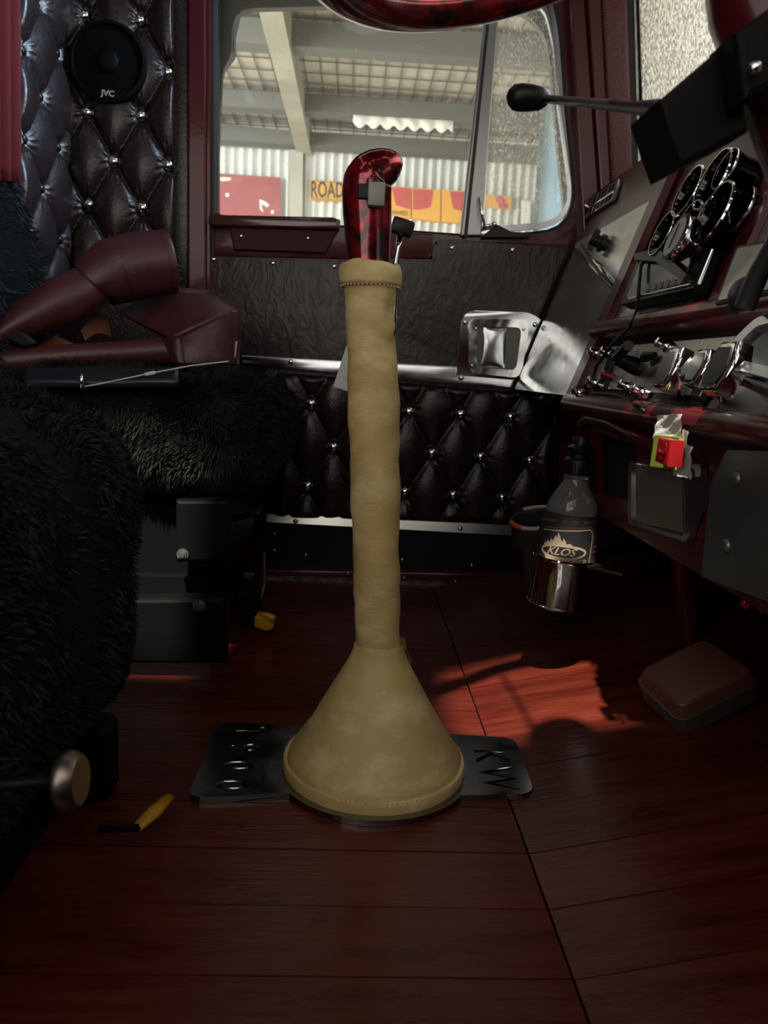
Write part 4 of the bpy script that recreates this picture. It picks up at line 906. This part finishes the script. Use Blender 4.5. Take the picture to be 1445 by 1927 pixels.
MB().ring(resample(rpoly([PX(1243, 830, X2-.019), PX(1256, 833, X2-.019), PX(1252, 856, X2-.019), PX(1239, 851, X2-.019)], .004, 3), 30), resample(rpoly([PX(1245, 833, X2-.019), PX(1254, 835, X2-.019), PX(1250, 853, X2-.019), PX(1241, 849, X2-.019)], .004, 3), 30), (-.0008, 0, 0)).build('embossing', REDP, lt)
# cup holder, bottle, stubby holders
CY = 1.12; cc_ = PY(1063, 1046, CY); cr = pxr(59, CY); hh = pxr(96, CY)
ch_ = empty('cup_holder', cc_-Vector((0, 0, hh)), 'polished metal cup holder on an arm below the dash, holding the bottle', 'cup holder')
tiltR = Matrix.Rotation(math.radians(3), 3, 'Y'); cax = tiltR @ Vector((0, 0, 1))
MB().lathe([(cr, -hh), (cr*1.03, -hh*.99), (cr*1.03, -hh*.96), (cr, -hh*.94), (cr, -.004), (cr*1.03, -.002), (cr*1.02, .001), (cr*.97, 0), (cr*.96, -hh*.97)], cc_, cax, 48, closed=True).build('band', CHROME, ch_, smooth=40)
MB().lathe([(cr*.97, -hh*.97), (0, -hh*.97)], cc_, cax, 32).build('base', CHROME, ch_)
MB().prism([cc_+Vector((.02, -.036, -.004)), cc_+Vector((.02, .036, -.004)), Vector((XL+.02, CY+.05, cc_.z-.004)), Vector((XL+.02, CY-.08, cc_.z-.004))], (0, 0, -.004), bev=.001).build('arm', mat('dull_arm', (.35, .34, .31), .3, 1), ch_)
br_ = cr*.93
sl1 = empty('stubby_cooler', cc_-Vector((0, 0, hh*.9)), 'black neoprene drink sleeve with cream flame logo, around the bottle', 'drink sleeve')
sz0, sz1 = -hh*.94, pxr(86, CY)
MB().lathe([(br_, sz0), (br_, sz1*.5), (br_*.985, sz1*.93), (br_*.94, sz1), (br_*.88, sz1), (br_*.88, sz0)], cc_, cax, 48, closed=True).build('sleeve', NEO, sl1, smooth=40)
def wrap(verts2, faces, name, m, off=.0007, a0=None):
    """flat design (u across, v up, metres) wrapped on the sleeve; u=0 faces the camera"""
    bmx = bmesh.new(); bv = [bmx.verts.new((u, v_, 0)) for u, v_ in verts2]
    for f_ in faces:
        try: bmx.faces.new([bv[i] for i in f_])
        except ValueError: pass
    bmesh.ops.triangulate(bmx, faces=bmx.faces[:]); bmesh.ops.subdivide_edges(bmx, edges=bmx.edges[:], cuts=2, use_grid_fill=True)
    rb = br_+off; dcam = math.atan2(CP.y-cc_.y, CP.x-cc_.x)
    u_ = Vector((1, 0, 0)); 
    for v_ in bmx.verts:
        t = dcam + v_.co.x/rb; z = v_.co.y
        k = 1 if z < sz1*.6 else 1-.03*(z-sz1*.6)/(sz1*.4)
        v_.co = cc_ + cax*z + Vector((math.cos(t)*rb*k, math.sin(t)*rb*k, 0))
    w = MB(); w.bm.free(); w.bm = bmx; return w.build(name, m, sl1)
def strip(pts_, wd_):
    vs, fs = [], []
    for i, p in enumerate(pts_):
        a_, b_ = Vector(pts_[max(i-1, 0)]), Vector(pts_[min(i+1, len(pts_)-1)]); t = (b_-a_).normalized(); n_ = Vector((-t.y, t.x))*wd_/2
        vs += [(p[0]+n_.x, p[1]+n_.y), (p[0]-n_.x, p[1]-n_.y)]
        if i: fs.append((2*i-2, 2*i-1, 2*i+1, 2*i))
    return vs, fs
mm = pxr(1, CY)   # one photo pixel in metres
W2 = cr
wrap(*strip([(.86*W2, -.03), (.86*W2, .036), (.80*W2, .046), (.70*W2, .049), (0, .047), (-.9*W2, .043)], 2.2*mm), 'logo_border', PRINT)
wrap(*strip([(.93*W2, -.03), (.93*W2, .038), (.86*W2, .049), (.72*W2, .0525), (0, .051), (-.9*W2, .047)], 1.6*mm), 'logo_border', PRINTB)
wrap(*strip([(1.3*W2, .060), (.5*W2, .0605), (-.5*W2, .0595), (-1.2*W2, .056)], 4*mm), 'top_band', PRINTB)
for zz in (.022, .014, -.004): wrap(*strip([(.98*W2, zz), (1.6*W2, zz)], 5*mm), 'side_stripe', PRINTB)
el = [(-6*mm+44*mm*math.cos(t), .0145+12*mm*math.sin(t)+5*mm*0) for t in [2*math.pi*i/30 for i in range(31)]]
wrap(*strip(el, 4.5*mm), 'logo_oval', PRINT)
fl_ = [(-44, 20), (-40, 30), (-37, 26), (-35, 34), (-30, 30), (-27, 38), (-24, 33), (-18, 46), (-15, 40), (-15, 52), (-10, 44), (-8, 38), (-4, 34), (-4, 42), (2, 34), (3, 30), (10, 32), (14, 28), (-10, 27), (-30, 24)]
wrap([(x*mm-4*mm, .003+y*mm) for x, y in fl_], [list(range(len(fl_)))], 'logo_flames', PRINT)
fl2 = [(-40, 6), (-20, 2), (0, 1), (14, 3), (8, -2), (4, -1), (0, -8), (-4, -3), (-12, -9), (-16, -3), (-30, -6)]
wrap([(x*mm-4*mm, .0035+y*mm) for x, y in fl2], [list(range(len(fl2)))], 'logo_flames', PRINT)
def wraptext(body, size, u0, v0, name, sx=1, shear=0, bold=0):
    me = textmesh(body, size, 0, bold); vs = [((v.co.x+shear*v.co.y)*sx+u0, v.co.y+v0) for v in me.vertices]; fs = [list(p.vertices) for p in me.polygons]; bpy.data.meshes.remove(me)
    return wrap(vs, fs, name, PRINT)
wraptext('KLOS', 20*mm, -8*mm, .0145, 'lettering', 1.1, .35, .0003)
wraptext('CHOPPER', 18*mm, 4*mm, -.0008, 'lettering', 1.05, 0, .0004)
bo_ = empty('drink_bottle', cc_+Vector((0, 0, -hh*.9)), 'clear plastic drink bottle with a black sports cap, standing in the cup holder', 'bottle')
bz = lambda y: (1046-y)*mm
MB().lathe([(br_*.86, bz(1120)), (br_*.86, bz(955)), (46*mm, bz(945)), (36*mm, bz(925)), (26*mm, bz(908)), (22*mm, bz(896)), (25*mm, bz(893)), (25*mm, bz(888))], cc_, cax, 40).build('bottle_body', CLEAR, bo_, smooth=50)
cp_ = MB(); cp_.lathe([(0, bz(886)), (26*mm, bz(888)), (27*mm, bz(862)), (24*mm, bz(858)), (20*mm, bz(856)), (20*mm, bz(850)), (24*mm, bz(846)), (25*mm, bz(838)), (16*mm, bz(832)), (14*mm, bz(818)), (0, bz(816))], cc_, cax, 28)
for i in range(28):
    t = 2*math.pi*i/28; cp_.box(cc_+cax*bz(875)+Vector((27.3*mm*math.cos(t), 27.3*mm*math.sin(t), 0)), (1.6*mm, 1.6*mm, 24*mm))
cp_.build('screw_cap', BLK, bo_, smooth=40)
MB().box(cc_+cax*bz(824)+Vector((-2*mm, 0, 0)), (26*mm, 24*mm, 16*mm), Matrix.Rotation(-.2, 3, 'Y'), bev=4*mm).build('drinking_spout', BLK, bo_, smooth=40)
# second, empty sleeve behind
c2 = PY(1010, 978, CY+.075); r2_ = pxr(50, CY+.05)
sl2 = empty('stubby_cooler', c2-Vector((0, 0, .08)), 'empty black drink sleeve with orange and cream edging, behind the bottle', 'drink sleeve')
ax2 = Vector((-.16, -.34, 1)).normalized()
E2A = Vector((1, 0, .16)).normalized(); E2B = ax2.cross(E2A).normalized()
def sfn(u, v_):
    t = 2*math.pi*u; rr2 = r2_*(.86+.14*v_); rim = .012*math.cos(t+1.0)+.008
    return c2 + ax2*(-.10+v_*(.10+rim*.5)) + E2A*(rr2*math.cos(t)) + E2B*(rr2*math.sin(t))
so = MB().grid(sfn, 48, 10).build('sleeve', NEO, sl2, smooth='all'); so.modifiers.new('t', 'SOLIDIFY').thickness = .003
MB().tube([sfn(.5-.18+u*.75+.23, 1) for u in [i/30 for i in range(31)]], .0032, 8).build('rim_binding', CREAMB, sl2, smooth='all')
MB().tube([sfn(.50+i/40*.30, 1)+Vector((0, 0, .0006)) for i in range(17)], .0038, 8).build('rim_binding', ORANGE, sl2, smooth='all')
MB().prism([sfn(.55, .55)+Vector((-.004, -.004, 0)), sfn(.62, .55)+Vector((-.003, -.005, 0)), sfn(.62, .1)+Vector((-.003, -.005, 0)), sfn(.55, .1)+Vector((-.004, -.004, 0))], (.002, .002, 0)).build('side_clip', BLK, sl2)
MB().lathe([(r2_*.86, 0), (0, 0)], c2-ax2*.10, ax2, 30).build('base', NEO, sl2)
# foot pedal
pn = Vector((-.34, -.30, .89)).normalized(); pc0 = PY(1318, 1268, .92)
def PP(px, py, off=0): return PL(px, py, pc0+pn*off, pn)
fpd = empty('foot_pedal', Vector((pc0.x+.03, pc0.y+.03, pc0.z-.10)), 'square brown foot pedal pad on a polished metal base, right of the sunlit boards', 'pedal')
tq = [PP(1203, 1262), PP(1325, 1202), PP(1420, 1264), PP(1280, 1334)]; tcn = sum(tq, Vector())/4
def loft(A_, C_, name, m, par, bev=.003):
    b = MB(); a_ = [b.bm.verts.new(p) for p in A_]; c_ = [b.bm.verts.new(p) for p in C_]; n_ = len(A_)
    b.bm.faces.new(a_); b.bm.faces.new(c_[::-1])
    for i in range(n_): b.bm.faces.new((a_[i], c_[i], c_[(i+1) % n_], a_[(i+1) % n_]))
    return b.build(name, m, par, smooth=40)
T1 = rpoly(tq, .014, 4); T2 = [tcn+(p-tcn)*1.10-pn*.016 for p in T1]; T0 = [tcn+(p-tcn)*.97+pn*.0015 for p in T1]
loft(T1, T2, 'pad', BROWNP, fpd); loft(T0, T1, 'pad_top', BROWNP, fpd)
loft([tcn+(p-tcn)*1.13-pn*.0165 for p in T1], [tcn+(p-tcn)*1.08-pn*.046 for p in T1], 'metal_base', mat('pedal_metal', (.24, .235, .22), .4, .8, bump=.05, bscale=40), fpd)
MB().tube([tcn-pn*.046, Vector((tcn.x+.04, tcn.y+.01, max(.045, tcn.z-.10)))], [.03, .025], 12).build('pedal_arm', BLKM, fpd, smooth=40)
# ================================================================== STEERING WHEEL AND COLUMN
al = math.radians(24); wc = Vector((.175, .472, .814)); e1 = Vector((math.cos(al), 0, math.sin(al))); e2 = Vector((0, 1, 0)); wn = Vector((-math.sin(al), 0, math.cos(al)))
sw_ = empty('steering_wheel', wc, 'candy red steering wheel rim crossing the top of the view', 'steering wheel')
rim = MB(); NR = 96; rg = []
for i in range(NR):
    t = 2*math.pi*i/NR; rd = e1*math.cos(t)+e2*math.sin(t)
    rg.append([rim.bm.verts.new(wc+rd*.23+(rd*math.cos(q)+wn*math.sin(q))*.016) for q in [2*math.pi*j/20 for j in range(20)]])
for i in range(NR):
    for j in range(20): A_, C_ = rg[i], rg[(i+1) % NR]; rim.bm.faces.new((A_[j], C_[j], C_[(j+1) % 20], A_[(j+1) % 20]))
rim.build('rim', CANDY, sw_, smooth='all')
for t in (5.9, 3.55, 4.71): rd = e1*math.cos(t)+e2*math.sin(t); MB().tube([wc-wn*.03+rd*.03, wc-wn*.012+rd*.13, wc+rd*.22], [.011, .009, .008], 12).build('spoke', CHROME, sw_, smooth='all')
MB().lathe([(.04, -.05), (.045, -.02), (.03, .0), (0, .004)], wc, wn, 30).build('hub', CHROME, sw_, smooth=40)
CYc = .472
ca_ = Vector((.195, CYc, .79)); q1 = PY(1336, 0, CYc); q2 = PY(1415, 205, CYc); cr_ = .030
m1_ = Vector((q1.x+cr_*1.05, CYc, q1.z)); m2_ = Vector((q2.x+cr_*1.05, CYc, q2.z)); end_ = m2_+(m2_-m1_).normalized()*.16
BLKH = mat('matt_black_housing', (.003, .003, .003), .6, spec=.12)
scn = empty('steering_column', m2_, 'burgundy steering column with a black stalk housing and long black lever', 'steering column')
MB().tube([ca_, m1_, m2_, end_], [.028, cr_, cr_, cr_], 24).build('column_tube', RED, scn, smooth=40)
hq = [PY(1362, 84, .44), PY(1241, 188, .44), PY(1262, 252, .44), PY(1283, 312, .44), PY(1412, 246, .44), PY(1392, 150, .44)]
MB().prism(hq, (0, .045, 0), bev=.003).build('stalk_housing', BLKH, scn)
MB().prism([PY(1384, 60, .42), PY(1480, -10, .42), PY(1480, 150, .42), PY(1400, 190, .42)], (0, .03, 0), bev=.004).build('clamp', BLKH, scn)
for a, b, y in ((1420, 128, .415), (1385, 160, .435)): MB().ball(PY(a, b, y), .0035).build('clamp_bolt', CHROME, scn, smooth='all')
lv = [PY(1262, 212, .47), PY(1235, 205, .49), (PY(1190, 202, .53)), PY(1100, 193, .63), PY(1025, 186, .725)]
MB().tube(lv, [.0075, .0055, .0038, .0034, .0034], 12).build('lever', BLK, scn, smooth='all')
lk = [(1030, 187, 10), (1018, 186, 18), (1000, 184.5, 21), (980, 183.5, 22), (966, 183, 20), (957, 183, 12), (953, 183, 3)]
MB().tube([PY(a, b, .74) for a, b, r in lk], [pxr(r, .74) for a, b, r in lk], 20).build('lever_knob', BLK, scn, smooth='all')
for o in bpy.data.objects:
    if o.type == 'MESH' and o.name.startswith('cutter'): bpy.data.objects.remove(o)
